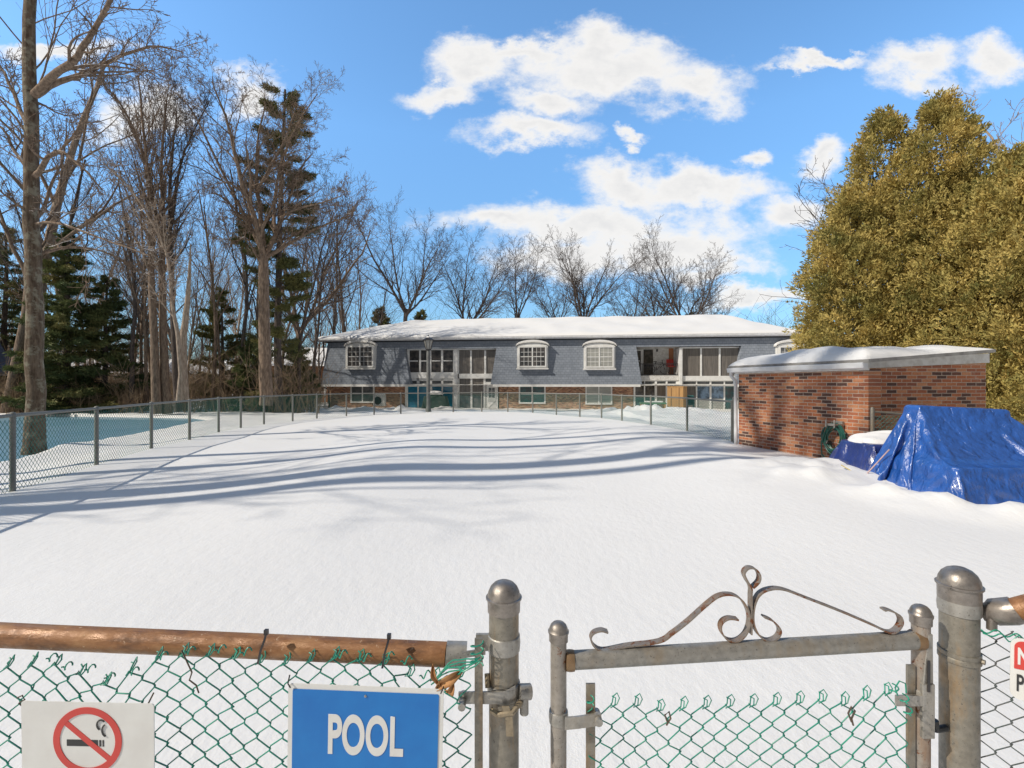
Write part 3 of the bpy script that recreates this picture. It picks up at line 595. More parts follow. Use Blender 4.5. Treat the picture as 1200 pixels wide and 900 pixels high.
MB().box(-.28, .28, -.26, .26, .38, .44).build('seat', tm, ch, bevel=.02); b = MB(); b.hexa([(-.28, .22, .445), (.28, .22, .445), (.28, .27, .445), (-.28, .27, .445)], [(-.24, .36, 1.0), (.24, .36, 1.0), (.24, .41, 1.0), (-.24, .41, 1.0)]); b.build('backrest', tm, ch, bevel=.02)
for x in (-.24, .24):
    for y in (-.22, .22): MB().box(x - .03, x + .03, y - .03, y + .03, 0, .378).build('leg', tm, ch)
    MB().box(x * 1.15 - .03, x * 1.15 + .03, -.24, .24, .6, .64).build('armrest', tm, ch, bevel=.01)
# bicycle and red bag on the balcony
zf = hz(770, 440) + .1
bk = empty('bicycle', HO + HU * hx(772) + HN * -1.3 + Vector((0, 0, zf)), hang + .1, label='black bicycle leaning behind the balcony railing', cat='bicycle')
def wheel(x, name):
    rim = MB(); rim.tube([(x + .33 * math.cos(a * math.pi / 12), 0, .33 + .33 * math.sin(a * math.pi / 12)) for a in range(25)], .018, 6, False); wo_ = rim.build(name, M['black'], bk)
    sp_ = MB()
    for k in range(8): a = k * math.pi / 4; sp_.tube([(x, 0, .33), (x + .32 * math.cos(a), 0, .33 + .32 * math.sin(a))], .003, 4)
    sp_.build('spokes', M['galv'], wo_)
wheel(-.5, 'wheel'); wheel(.5, 'wheel')
b = MB()
for a, c in (((-.5, .33), (-.15, .8)), ((-.15, .8), (.35, .82)), ((.35, .82), (-.05, .3)), ((-.05, .3), (-.5, .33)), ((-.05, .3), (-.15, .85)), ((.35, .82), (.5, .33)), ((.35, .82), (.33, 1.0))): b.tube([(a[0], 0, a[1]), (c[0], 0, c[1])], .018, 6)
b.build('frame', M['black'], bk); MB().tube([(.33, -.25, 1.0), (.33, .25, 1.0)], .014, 6).build('handlebar', M['black'], bk); MB().box(-.28, -.04, -.06, .06, .85, .9).build('saddle', M['black'], bk, bevel=.02)
p_ = HO + HU * hx(788) + HN * -1.35 + Vector((0, 0, zf))
red = plain('red_fabric', (.6, .05, .04), (.45, .04, .03), 6, .7)
rb = empty('folding_chair', p_, hang, label='red folding chair on the balcony beside the brick pier', cat='chair')
MB().box(-.27, .27, -.25, .25, .5, .55).build('seat', red, rb, bevel=.02); b = MB(); b.hexa([(-.26, .2, .55), (.26, .2, .55), (.26, .24, .55), (-.26, .24, .55)], [(-.24, .34, 1.05), (.24, .34, 1.05), (.24, .38, 1.05), (-.24, .38, 1.05)]); b.build('backrest', red, rb, bevel=.02)
for s in (-1, 1): MB().tube([(s * .27, -.24, 0), (s * .27, .24, .6)], .012, 6).tube([(s * .27, .24, 0), (s * .27, -.24, .6)], .012, 6).build('leg', M['galv'], rb)

# ------------------------------------------------------------------ street lamp behind the far fence
ly = 21.6; lx = (502 - 600) / F * ly; lz = gz1(lx, ly)
lamp = empty('street_lamp', (lx, ly, lz), label='tall grey post lamp with black lantern standing behind the far fence', cat='street lamp')
zt = EYE + (450 - 394.5) / F * ly - lz
lm = plain('grey_post', (.16, .165, .16), (.1, .1, .1), 5, .6)
MB().lathe([(.13, -.1), (.13, .12), (.10, .2), (.085, .3), (.085, zt - .75), (.075, zt - .62)], k=16).build('post', lm, lamp, True)
b = MB().lathe([(.05, zt - .62), (.12, zt - .6), (.12, zt - .56)], k=6)
b.lathe([(.24, zt - .17), (.25, zt - .14), (.12, zt - .04), (.04, zt), (.02, zt + .07)], k=6)
for k in range(6): a = k * math.pi / 3; b.tube([(.11 * math.cos(a), .11 * math.sin(a), zt - .57), (.21 * math.cos(a), .21 * math.sin(a), zt - .16)], .012, 4)
b.build('lantern', M['black'], lamp)
MB().lathe([(.10, zt - .558), (.2, zt - .172)], k=6).build('lantern_glass', glass_mat('lantern_glass', (.3, .3, .28), (.2, .2, .19), .2), lamp)
MB().lathe([(.14, zt - .075), (.10, zt - .03), (.03, zt + .02), (.01, zt + .03)], k=12).build('snow_cap', M['snow'], lamp, True)

# ------------------------------------------------------------------ chain-link fence round the yard
HF = .845
def panel_wires(b, A, B_, zb0, zb1, zt0, zt1, pitch=.075, r=.0029):
    """straight diagonal wires clipped to the panel between two posts"""
    A = Vector((A[0], A[1], 0)); B_ = Vector((B_[0], B_[1], 0)); Ln = (B_ - A).length; d = (B_ - A) / Ln; nrm = Vector((-d.y, d.x, 0)); H_ = ((zt0 - zb0) + (zt1 - zb1)) / 2
    def pt(s, h, off): t = s / Ln; return A + d * s + Vector((0, 0, zb0 + (zb1 - zb0) * t + h)) + nrm * off
    k = -H_
    while k < Ln:
        s0, h0, s1, h1 = k, 0, k + H_, H_
        if s0 < 0: h0 = -s0; s0 = 0
        if s1 > Ln: h1 = H_ - (s1 - Ln); s1 = Ln
        if s1 > s0: b.tube([pt(s0, h0, .002), pt(s1, h1, .002)], r, 3, False); b.tube([pt(s0, H_ - h0, -.002), pt(s1, H_ - h1, -.002)], r, 3, False)
        k += pitch
fence = empty('perimeter_fence', (-7, 12, 0), label='long green chain link fence curving round the snowy yard on metal posts', cat='fence')
wires = MB(); rails = MB()
tops = []
for i, (x, y) in enumerate(POSTS):
    z = gz1(x, y); zt_ = HF + random.Random(i).uniform(-.012, .012); tops.append((z, zt_))
    b = MB().lathe([(.029, z - .3), (.029, zt_ - .02), (.037, zt_ - .02), (.037, zt_ + .015), (.02, zt_ + .035), (.004, zt_ + .04)], (x, y, 0), 10)
    o = b.build('post', M['fence_pipe'], None, True); o.parent = fence; o.matrix_parent_inverse = Matrix.Translation((7, -12, 0))
for i in range(len(POSTS) - 1):
    a, c = POSTS[i], POSTS[i + 1]
    rails.tube([(a[0], a[1], tops[i][1]), (c[0], c[1], tops[i + 1][1])], .021, 8)
    if i < len(POSTS) - 1: panel_wires(wires, a, c, min(tops[i][0], 0) - .02, min(tops[i + 1][0], 0) - .02, tops[i][1] - .03, tops[i + 1][1] - .03)
for b, nm, mt in ((rails, 'top_rail', M['fence_pipe']), (wires, 'chain_link_mesh', M['far_wire'])):
    o = b.build(nm, mt); o.parent = fence; o.matrix_parent_inverse = Matrix.Translation((7, -12, 0))
# the thick end post by the brick shed
ex, ey = (861.5 - 600) / F * 10.0, 10.0
ep = empty('fence_end_post', (ex, ey, 0), label='thick grey end post of the fence beside the brick shed', cat='fence post')
MB().lathe([(.045, -.2), (.045, .90)], k=14).build('post', M['fence_pipe'], ep, True); MB().lathe([(.053, .88), (.053, .93), (.035, .96), (.004, .97)], k=14).build('cap', M['fence_pipe'], ep, True)

# ------------------------------------------------------------------ brick shed
SA = Vector((4.57, 9.8, 0)); SB = Vector((5.32, 7.26, 0)); sang = math.atan2(SB.y - SA.y, SB.x - SA.x)
shed = empty('brick_shed', SA, sang, label='low red brick shed with sloping snow covered roof beside the blue tarp', cat='shed')
SL = (SB - SA).length; SI = Matrix.Translation(SA) @ Matrix.Rotation(sang, 4, 'Z'); SINV = SI.inverted()
def loc(p): return SINV @ Vector(p)
ZS = EYE + .225
b = MB(); b.box(0, SL, -.0, .25, -.4, ZS); w_ = b.build('side_wall', M['brick_shed'], shed)
# front wall, set back from the corner, top rising to the right; built in its own frame so that the brick runs along it
FA = Vector((5.30, 7.50, 0)); FB = Vector((7.60, 7.80, 0)); fang = math.atan2(FB.y - FA.y, FB.x - FA.x); fl = (FB - FA).length
fz0 = EYE + (450 - 432.5) / F * 7.5; fz1 = EYE + (450 - 425.5) / F * 7.8
b = MB(); b.prism([(0, 0, -.4), (fl, 0, -.4), (fl, 0, fz1), (0, 0, fz0)], (0, .22, 0)); fw_ = b.build('front_wall', M['brick_shed']); fw_.parent = shed
fm = Matrix.Translation(FA) @ Matrix.Rotation(fang, 4, 'Z'); fw_.matrix_parent_inverse = SINV; fw_.matrix_basis = fm
b = MB(); b.box(-.001 + fl - .22, fl - .004, .224, 2.4, -.4, fz1 - .03); o = b.build('end_wall', M['brick_shed']); o.parent = shed; o.matrix_parent_inverse = SINV; o.matrix_basis = fm
b = MB(); b.box(0.3, fl - .25, 2.1, 2.3, -.4, fz1 - .03); o = b.build('rear_wall', M['brick_shed']); o.parent = shed; o.matrix_parent_inverse = SINV; o.matrix_basis = fm
fa = MB(); fa.prism([(.02, -.03, fz0 + .005), (fl + .03, -.03, fz1 + .005), (fl + .03, -.03, fz1 + .155), (.02, -.03, fz0 + .125)], (0, .026, 0)); o = fa.build('front_fascia', M['white_old']); o.parent = shed; o.matrix_parent_inverse = SINV; o.matrix_basis = fm
# roof slab + snow: corners in world space
# c0 far left, c1 near left corner, c2 near right, c3 far right
c0 = Vector((4.42, 9.95, ZS + .09)); c1 = Vector((5.22, 7.12, ZS + .09)); c2 = Vector((7.58, 7.62, fz1 + .16)); c3 = Vector((7.5, 10.2, fz1 + .22))
def slab(b, pts, th):
    b.hexa([tuple(p) for p in pts], [tuple(p + Vector((0, 0, th))) for p in pts]); return b
o = slab(MB(), [c0, c1, c2, c3], .05).build('roof', M['roofing']); o.parent = shed; o.matrix_parent_inverse = SINV; roof2 = o
nu, nv = 70, 60; V3 = []; 
for j in range(nv):
    for i in range(nu):
        s, t = i / (nu - 1), j / (nv - 1); p = (c0.lerp(c1, t)).lerp(c3.lerp(c2, t), s)
        e = min(s * 2.6, (1 - s) * 2.2, t * 2.7, (1 - t) * 2.7)
        bite = max(0, (s - .8) / .2) * max(0, (t - .55) / .45)
        h = .055 + (.15 + .05 * math.sin(s * 5 + 1) + .02 * math.sin(s * 17 + t * 9)) * (1 - math.exp(-e * 6.5)) * (1 - .85 * bite) + .035 * float(lump(s * 14, t * 14)) * min(1, e * 3)
        if e <= 0: h = .045
        V3.append((p.x, p.y, p.z + h))
ix = np.arange(nu * nv).reshape(nv, nu); Fq = np.stack([ix[:-1, :-1], ix[1:, :-1], ix[1:, 1:], ix[:-1, 1:]], -1).reshape(-1, 4)
o = link_mesh('roof_snow', np_mesh('roof_snow', V3, Fq, M['snow'], True)); o.parent = roof2
# gutter and downspout on the side wall (local frame: x along the wall, -y outward)
b = MB(); b.box(-.12, SL + .02, -.045, -.003, ZS - .02, ZS + .085).box(-.12, SL + .02, -.03, .0, ZS + .088, ZS + .135); b.build('side_fascia', M['white_old'], shed, bevel=.004)
b = MB(); b.prism([(-.17, -.046, ZS), (-.17, -.14, ZS + .01), (-.17, -.155, ZS + .09), (-.17, -.145, ZS + .095), (-.17, -.046, ZS + .095)], (SL + .2, 0, 0)); b.build('gutter', M['gutter'], shed, bevel=.006)
b = MB(); b.tube([(-.1, -.1, ZS + .02), (-.1, -.1, ZS - .06), (-.03, -.05, ZS - .18), (-.03, -.045, -.3)], .035, 10); b.build('downspout', M['gutter'], shed, True)
# hose reel on the side wall
hc = Vector((5.19, 7.69, 0)); hl = loc(hc); hz_ = EYE - (512 - 450) / F * 7.6
hose = empty('garden_hose', SI @ Vector((hl.x, -.10, hz_)), sang, label='coiled green garden hose hanging on the brick shed wall', cat='hose')
b = MB(); rs = random.Random(3)
for k in range(9):
    pts = []; rr = rs.uniform(.13, .2); ox, oz = rs.uniform(-.025, .025), rs.uniform(-.05, .01); dy = -k * .008
    for a in range(25): t = a * math.pi / 12; pts.append((ox + rr * math.cos(t) * .86, dy + .01 * math.sin(3 * t + k), oz + rr * math.sin(t) * (1.2 if math.sin(t) < 0 else 1) ))
    b.tube(pts, .0095, 7, False)
pts = [(-.1, -.08, .05), (-.16, -.07, -.1), (-.15, -.07, -.25), (-.05, -.06, -.36), (.05, -.06, -.42)]; b.tube(pts, .0095, 7)
b.build('coil', plain('green_hose', (.012, .07, .055), (.02, .12, .09), 9, .4), hose, True)
b = MB(); b.box(-.07, .07, -.1, .09, .14, .17).box(-.07, -.05, -.12, -.1, .12, .22).box(.05, .07, -.12, -.1, .12, .22).box(-.06, .06, .05, .095, .06, .2); b.build('hose_hanger', M['galv_clean'], hose, bevel=.006); hose.scale = (1.2, 1, 1.2)
tp = empty('outdoor_tap', SI @ Vector((hl.x - .10, -.03, 0)), sang, label='dark standpipe rising from the snow beneath the garden hose', cat='tap')
MB().tube([(0, -.05, -.2), (0, -.05, .30)], .02, 10).build('pipe', M['dark_metal'], tp, True); MB().tube([(0, -.05, .30), (0, -.12, .31), (0, -.14, .27)], .018, 8).build('spout', M['dark_metal'], tp, True)
# fence piece between the shed and the tarp
gf = empty('shed_fence', (5.25, 7.15, 0), label='short green chain link fence in front of the shed, behind the tarp', cat='fence')
def lf(o): o.parent = gf; o.matrix_parent_inverse = Matrix.Translation((-5.25, -7.15, 0))
g0, g1, g2 = (5.26, 7.10, .82), (6.6, 6.9, .70), (9.2, 6.6, .62)
for g in (g0, g1, g2): lf(MB().lathe([(.028, -.2), (.028, g[2] + .04), (.02, g[2] + .06), (.003, g[2] + .065)], (g[0], g[1], 0), 12).build('post', M['galv_stained'], None, True))
lf(MB().tube([g0, g1, g2], .017, 8).build('top_rail', M['galv_stained'], None, True))
wb = MB(); panel_wires(wb, g0, g1, 0, 0, g0[2], g1[2], .06, .003); panel_wires(wb, g1, g2, 0, 0, g1[2], g2[2], .06, .003); lf(wb.build('chain_link_mesh', M['far_wire']))
# ------------------------------------------------------------------ trees
def tubes_mesh(branches, mat_, name, min_r=.0):
    """branches: list of (points, radii, sides); batched by size with numpy"""
    groups = {}
    for pts, rad, k in branches: groups.setdefault((len(pts), k), []).append((pts, rad))
    VV, FF, base = [], [], 0
    for (n, k), lst in groups.items():
        Pp = np.array([[tuple(p) for p in a] for a, _ in lst]); Rr = np.maximum(np.array([r for _, r in lst]), min_r); m_ = len(lst)
        T = np.empty_like(Pp); T[:, 1:-1] = Pp[:, 2:] - Pp[:, :-2]; T[:, 0] = Pp[:, 1] - Pp[:, 0]; T[:, -1] = Pp[:, -1] - Pp[:, -2]
        T /= np.linalg.norm(T, axis=2, keepdims=True) + 1e-9
        mean = T.mean(1); ref = np.where(np.abs(mean[:, 2:3]) < .8, np.array([[0, 0, 1.]]), np.array([[1., .13, 0]]))[:, None, :]
        X = ref - T * (T * ref).sum(2, keepdims=True); X /= np.linalg.norm(X, axis=2, keepdims=True) + 1e-9; Y = np.cross(T, X)
        a = np.arange(k) * 2 * np.pi / k
        V = Pp[:, :, None] + (X[:, :, None] * np.cos(a)[None, None, :, None] + Y[:, :, None] * np.sin(a)[None, None, :, None]) * Rr[:, :, None, None]
        i = np.arange(n - 1)[:, None]; j = np.arange(k)[None]
        q = np.stack([i * k + j, i * k + (j + 1) % k, (i + 1) * k + (j + 1) % k, (i + 1) * k + j], -1).reshape(-1, 4)
        FF.append((q[None] + (np.arange(m_) * n * k)[:, None, None]).reshape(-1, 4) + base); VV.append(V.reshape(-1, 3)); base += m_ * n * k
    return np_mesh(name, np.concatenate(VV), np.concatenate(FF), mat_, True)
def perp(d, rng):
    v = Vector((rng.gauss(0, 1), rng.gauss(0, 1), rng.gauss(0, 1))); v = v - d * v.dot(d); return v.normalized()
SIDES = (10, 7, 5, 3, 3, 3)
class Tree:
    def __init__(s, seed, counts=(10, 7, 6, 5), wob=(.05, .12, .16, .2, .22), trop=(.02, .06, .05, .05, .04), ang=(48, 45, 45, 45), ratio=(.42, .5, .5, .5), tmin=(.3, .2, .15, .1), minr=.006, taper=.25):
        s.rng = random.Random(seed); s.b = []; s.trunk = []; s.c = counts; ext = lambda q: tuple(q) + (q[-1],) * 6; s.wob = ext(wob); s.trop = ext(trop); s.ang = ext(ang); s.ratio = ext(ratio); s.tmin = ext(tmin); s.minr = minr; s.taper = taper
    def run(s, p, d, Ln, r, level, n=None, kids=None, r1=None, tmin=None):
        rng = s.rng; n = n or (12, 9, 7, 5, 4, 4)[level]; st = Ln / (n - 1); p = Vector(p); d = Vector(d).normalized(); pts = [p.copy()]; rad = [r]; dirs = [d.copy()]
        r1 = r1 if r1 is not None else r * s.taper
        w_ = s.wob[min(level, len(s.wob) - 1)]; tr = s.trop[min(level, len(s.trop) - 1)]
        for i in range(1, n):
            d = (d + Vector((rng.gauss(0, w_), rng.gauss(0, w_), rng.gauss(0, w_) + tr))).normalized(); p = p + d * st; t = i / (n - 1)
            pts.append(p.copy()); rad.append(max(s.minr, r + (r1 - r) * t)); dirs.append(d.copy())
        (s.trunk if level == 0 else s.b).append((pts, rad, SIDES[level]))
        s.spawn(pts, rad, dirs, Ln, level, kids, tmin)
        return pts, rad, dirs
    def spawn(s, pts, rad, dirs, Ln, level, kids=None, tmin=None):
        if level >= len(s.c): return
        rng = s.rng; k = s.c[level] if kids is None else kids; t0 = s.tmin[level] if tmin is None else tmin; n = len(pts); az = rng.uniform(0, 6.28); kk = max(0, int(round(k * rng.uniform(.8, 1.2))))
        for j in range(kk):
            t = t0 + (1 - t0) * (j + rng.uniform(.1, .9)) / kk; f = t * (n - 1); i = min(int(f), n - 2); q = pts[i].lerp(pts[i + 1], f - i); d = dirs[i]; rr = rad[i] + (rad[i + 1] - rad[i]) * (f - i)
            az += 2.4 + rng.uniform(-.4, .4); a = R(s.ang[level] * rng.uniform(.65, 1.25))
            x = d.orthogonal().normalized(); y = d.cross(x); side = x * math.cos(az) + y * math.sin(az); nd_ = d * math.cos(a) + side * math.sin(a)
            L2 = Ln * s.ratio[level] * rng.uniform(.6, 1.25) * (1.15 - .55 * t)
            s.run(q, nd_, L2, max(s.minr, min(rr * .62, rr * (.35 + .3 * (1 - t)))), level + 1)
    def path(s, pts, r0, r1, level=0, kids=None, tmin=None, n=16):
        """a limb along given points, smoothed, then its own side branches"""
        pts = [Vector(p) for p in pts]; P2 = []; m_ = len(pts)
        for i in range(n):
            f = i / (n - 1) * (m_ - 1); k = min(int(f), m_ - 2); t = f - k; a, b_, c, d = pts[max(k - 1, 0)], pts[k], pts[k + 1], pts[min(k + 2, m_ - 1)]
            P2.append(.5 * ((2 * b_) + (c - a) * t + (2 * a - 5 * b_ + 4 * c - d) * t * t + (3 * b_ - a - 3 * c + d) * t ** 3) + Vector((s.rng.gauss(0, .012), s.rng.gauss(0, .012), 0)))
        rad = [max(s.minr, r0 + (r1 - r0) * i / (n - 1)) for i in range(n)]; dirs = [(P2[min(i + 1, n - 1)] - P2[max(i - 1, 0)]).normalized() for i in range(n)]
        Ln = sum((P2[i + 1] - P2[i]).length for i in range(n - 1))
        (s.trunk if level == 0 else s.b).append((P2, rad, SIDES[level])); s.spawn(P2, rad, dirs, Ln, level, kids, tmin)
    def flare(s, p, r, h=.6):
        pass
    def make(s, name, loc, mat_, twig_mat=None, rz=0, **k):
        t = empty(name, loc, rz, **k)
        for nm, br, mm in (('trunk', s.trunk, mat_), ('crown', s.b, twig_mat or mat_)):
            if br: link_mesh(nm, tubes_mesh(br, mm, nm), t)
        return t
def copy_tree(o, loc, rz, sc=1, label=None, group=None):
    c = o.copy(); col.objects.link(c); c.location = loc; c.rotation_euler = (0, 0, rz); c.scale = (sc if isinstance(sc, tuple) else (sc, sc, sc))
    if label: c['label'] = label
    if group: c['group'] = group
    for ch in list(o.children): d = ch.copy(); col.objects.link(d); d.parent = c
    return c
def std_tree(seed, H_, r, fork=None, leaders=4, spread=24, **kw):
    """local tree of height H_; fork = height at which the trunk divides"""
    t = Tree(seed, **kw)
    if fork:
        lv_ = t.run((0, 0, -.4), (t.rng.uniform(-.04, .04), t.rng.uniform(-.04, .04), 1), fork + .4, r, 0, n=8, kids=2, r1=r * .75, tmin=.7)
        p, d = lv_[0][-1], lv_[2][-1]; az = t.rng.uniform(0, 6)
        for i in range(leaders):
            az += 2 * math.pi / leaders + t.rng.uniform(-.4, .4); a = R(spread * t.rng.uniform(.5, 1.35)); v = Vector((math.cos(az) * math.sin(a), math.sin(az) * math.sin(a), math.cos(a)))
            t.run(p - d * t.rng.uniform(0, fork * .12), v, (H_ - fork) * t.rng.uniform(.75, 1.08), r * t.rng.uniform(.42, .6), 1, n=11, kids=t.c[1] + 4, tmin=.12)
    else: t.run((0, 0, -.4), (t.rng.uniform(-.03, .03), t.rng.uniform(-.03, .03), 1), H_ + .4, r, 0)
    return t
def at(px, D, dz=0): x = (px - 600) / F * D; return Vector((x, D, gz1(x, D) + dz))
def topz(py, D): return EYE + (450 - py) / F * D

# 1. the big grey tree in the left foreground (limbs as in the photograph)
D = 10.4; o = at(41, D)
T = Tree(11, counts=(0, 8, 7, 6), ratio=(.4, .42, .45, .5), ang=(50, 42, 45, 50), wob=(.05, .1, .15, .2, .25), minr=.005)
def q(px, py, dy=0): return P(px, py, D + dy) - o
T.path([q(40, 536), q(42, 470), q(40, 380), q(38, 300), q(37, 210), q(36, 130), q(35, 60), q(34, -20), q(38, -110)], .17, .09, 0, kids=0, n=22)
T.trunk.append(([q(40, 540), q(40.5, 520), q(41, 490)], [.24, .19, .17], 12))
T.path([q(40, 112), q(60, 90, -.2), q(85, 72, -.5), q(100, 50, -.8), q(118, 20, -1.2), q(140, -20, -1.4)], .085, .03, 1, kids=7, n=12)
T.path([q(42, 112), q(65, 98, .3), q(100, 85, .6), q(140, 66, .9), q(180, 54, 1.2), q(215, 62, 1.4)], .075, .012, 1, kids=12, n=14)
T.path([q(39, 208), q(52, 190, -.2), q(66, 178, -.3), q(80, 182, -.5), q(100, 200, -.6), q(120, 222, -.8)], .06, .012, 1, kids=10, n=12)
T.path([q(42, 255), q(54, 240, .2), q(60, 215, .3), q(70, 195, .5), q(72, 170, .6)], .045, .012, 1, kids=8, n=10)
T.path([q(34, 150), q(20, 120, .3), q(5, 85, .5), q(-12, 60, .8)], .05, .012, 1, kids=9, n=10)
T.path([q(35, 200), q(18, 178, .2), q(2, 150, .3), q(-30, 130, .4)], .045, .01, 1, kids=9, n=10)
T.path([q(40, 262), q(70, 262, -.6), q(120, 280, -1), q(175, 300, -1.5)], .035, .008, 1, kids=9, n=12)
T.path([q(42, 300), q(80, 290, .5), q(125, 296, 1), q(178, 325, 1.6)], .04, .01, 1, kids=9, n=12)
T.path([q(33, 250), q(15, 235, -.3), q(-10, 215, -.6)], .04, .01, 1, kids=8, n=10)
T.path([q(37, 130), q(45, 120, .5), q(75, 135, 1.5), q(110, 130, 2.4)], .03, .008, 1, kids=8, n=10)
T.make('grey_tree', o, M['bark_grey'], M['bark'], label='large grey lichened bare tree at the left fence with its base by the pond', cat='tree')

# 2. thinner trunk leaning behind it
t = std_tree(21, 19, .33, counts=(9, 6, 5), ang=(40, 45, 45)); t.make('bare_tree', at(24, 24.0), M['bark_pale'], M['bark'], rz=1, label='pale bare tree leaning just left of the large grey tree', cat='tree').rotation_euler = (R(2), R(6.5), 1)
t = std_tree(22, 19, .25, counts=(9, 6, 5)); t.make('bare_tree', at(6, 23.5), M['bark'], M['bark'], label='straight brown bare tree at the left edge behind the roof corner', cat='tree')

# 3. tall cluster of stems
def stems(seed, D, base, tips, r, label, mat_='bark', kids=14, counts=(11, 6, 5, 4), tw=None, **k):
    o_ = at(base[0], D); T_ = Tree(seed, counts=counts, ratio=(.24, .42, .5, .5), ang=(30, 38, 42, 45), tmin=(.38, .2, .1, .1), minr=k.pop('minr', .0055), wob=(.05, .07, .13, .18), trop=(.02, .1, .06, .05))
    for j, (pts_, rr) in enumerate(tips):
        pl = [P(x, y, D + (j - len(tips) / 2) * .5 + (.12 * i if j % 2 else -.12 * i)) - o_ for i, (x, y) in enumerate(pts_)]
        T_.path(pl, r * rr, .02, 0, kids=kids, n=16)
    return T_.make('bare_tree', o_, M[mat_], M[tw or mat_], label=label, cat='tree', **k)
stems(31, 22, (182, 0), [([(184, 485), (181, 420), (178, 330), (176, 250), (170, 170), (162, 90)], 1.0)], .20, 'tall bare tree with straight trunk left in the close cluster of stems', kids=24)
stems(32, 22.6, (196, 0), [([(196, 485), (192, 420), (190, 330), (191, 250), (189, 190), (196, 110)], 1.0), ([(190, 300), (181, 240), (168, 180), (140, 120), (112, 92)], .5)], .21, 'tall bare tree in the middle of the close cluster of stems', kids=24)
stems(33, 23.2, (207, 0), [([(209, 482), (205, 410), (202, 330), (199, 250), (202, 180), (207, 130)], 1.0), ([(202, 260), (210, 200), (224, 160), (245, 120)], .45)], .16, 'slim bare tree right of the close cluster of stems', 'bark_dark', kids=22)
stems(34, 21.5, (217, 0), [([(216, 470), (214, 410), (219, 360), (222, 320), (224, 286)], 1.0)], .2, 'pale broken tree stump standing tall without a crown', 'bark_pale', kids=0, counts=(0,))
stems(35, 21, (213, 0), [([(210, 470), (212, 430), (208, 390), (201, 350), (196, 300), (160, 230), (120, 190)], 1.0)], .11, 'curved pale bare tree bending left behind the broken stump', 'bark_pale', kids=18)
# 4. broad tree with a snowy crotch, in front of the pine
D4 = 22; o4 = at(311, D4); T4 = Tree(41, counts=(0, 9, 7, 5, 4), ratio=(.4, .36, .45, .5, .5), ang=(40, 38, 42, 45, 45), minr=.0055, wob=(.05, .08, .14, .18, .2), trop=(.0, .07, .05, .04, .03))
def q4(x, y, d=0): return P(x, y, D4 + d) - o4
T4.path([q4(312, 475), q4(311, 420), q4(309, 350), q4(309, 300)], .3, .21, 0, kids=0, n=10)
for pp, r_ in (([(309, 304), (300, 262), (284, 215), (272, 165), (262, 130), (248, 95)], .14), ([(309, 300), (306, 255), (301, 210), (303, 160), (312, 120)], .13), ([(310, 300), (325, 270), (336, 240), (352, 200), (366, 180)], .12),
               ([(311, 302), (335, 288), (362, 272), (395, 258), (415, 252)], .10), ([(305, 290), (285, 250), (255, 190), (225, 130), (205, 108)], .09), ([(306, 285), (290, 262), (262, 232), (245, 226)], .06), ([(330, 255), (345, 246), (375, 238), (400, 230)], .06), ([(301, 225), (320, 190), (336, 160), (345, 130)], .07), ([(309, 320), (290, 280), (272, 285), (262, 262)], .05), ([(322, 270), (322, 232), (330, 190), (352, 140), (372, 110)], .08)):
    T4.path([q4(x, y, .5 * i * (1 if len(pp) % 2 else -1)) for i, (x, y) in enumerate(pp)], r_, .02, 1, kids=15, n=14, tmin=.1)
T4.make('bare_tree', o4, M['bark'], M['bark'], label='broad bare tree with spreading snow lined limbs in front of the tall pine', cat='tree')
# 5. slender trees between the pine and the house
for i, (px, D, H_, r, lab) in enumerate(((352, 27, 11.5, .11, 'thin bare tree just right of the tall pine'), (366, 30, 12, .12, 'slim bare tree standing at the left corner of the house'), (386, 43, 17, .2, 'tall bare tree rising behind the left end of the snowy roof'), (402, 47, 17, .22, 'second tall bare tree rising behind the left end of the roof'),
                                         (432, 52, 13, .15, 'slight bare tree behind the roof beside the leaning oak'))):
    std_tree(50 + i, H_, r, counts=(13, 8, 5), ang=(36, 40, 45), tmin=(.35, .2, .1), minr=.008).make('bare_tree', at(px, D), M['bark_dark'], M['bark_dark'], rz=i, label=lab, cat='tree')
# 6. spreading trees behind the house
def oak(seed, px, D, top, fork_py, spread, leaders, label, r=.3, counts=(2, 12, 9, 6), lean=0):
    z0 = gz1((px - 600) / F * D, D); H_ = topz(top, D) - z0; fk = topz(fork_py, D) - z0
    H_ = fk + (H_ - fk) * .86; t_ = std_tree(seed, H_, r * .85, fork=fk, leaders=leaders, spread=spread, counts=counts, ratio=(.4, .42, .4, .42, .5), ang=(45, 36, 38, 42, 45), minr=.009, wob=(.04, .075, .09, .12, .2), trop=(.02, .03, .03, .03, .03), taper=.12)
    o_ = t_.make('bare_tree', at(px, D), M['bark_dark'], M['bark_dark'], label=label, cat='tree'); o_.rotation_euler = (0, R(lean), 0); return o_
oak(61, 470, 47, 205, 362, 36, 5, 'wide spreading bare tree behind the house beside the tall thin ones')
oak(62, 532, 50, 245, 385, 40, 5, 'bare tree with curved limbs leaning right behind the roof', .28, lean=5)
oak(63, 598, 54, 262, 372, 26, 4, 'smaller bare tree with upright fork behind the middle of the roof', .22)
oak(64, 692, 56, 258, 370, 30, 6, 'rounded bare tree behind the roof left of the pair on the right', .3)
oak(65, 800, 56, 258, 385, 36, 6, 'widest bare tree behind the right part of the roof', .3)
oak(66, 762, 60, 290, 375, 30, 4, 'dark bare tree between the two rounded trees behind the roof', .24)
oak(67, 650, 64, 300, 385, 34, 5, 'low bushy bare tree behind the roof right of its middle', .2)
oak(68, 735, 66, 310, 385, 34, 5, 'low bushy bare tree behind the roof left of the dark one', .2)
oak(69, 835, 66, 330, 390, 34, 4, 'lowest bare tree behind the right end of the roof', .18)
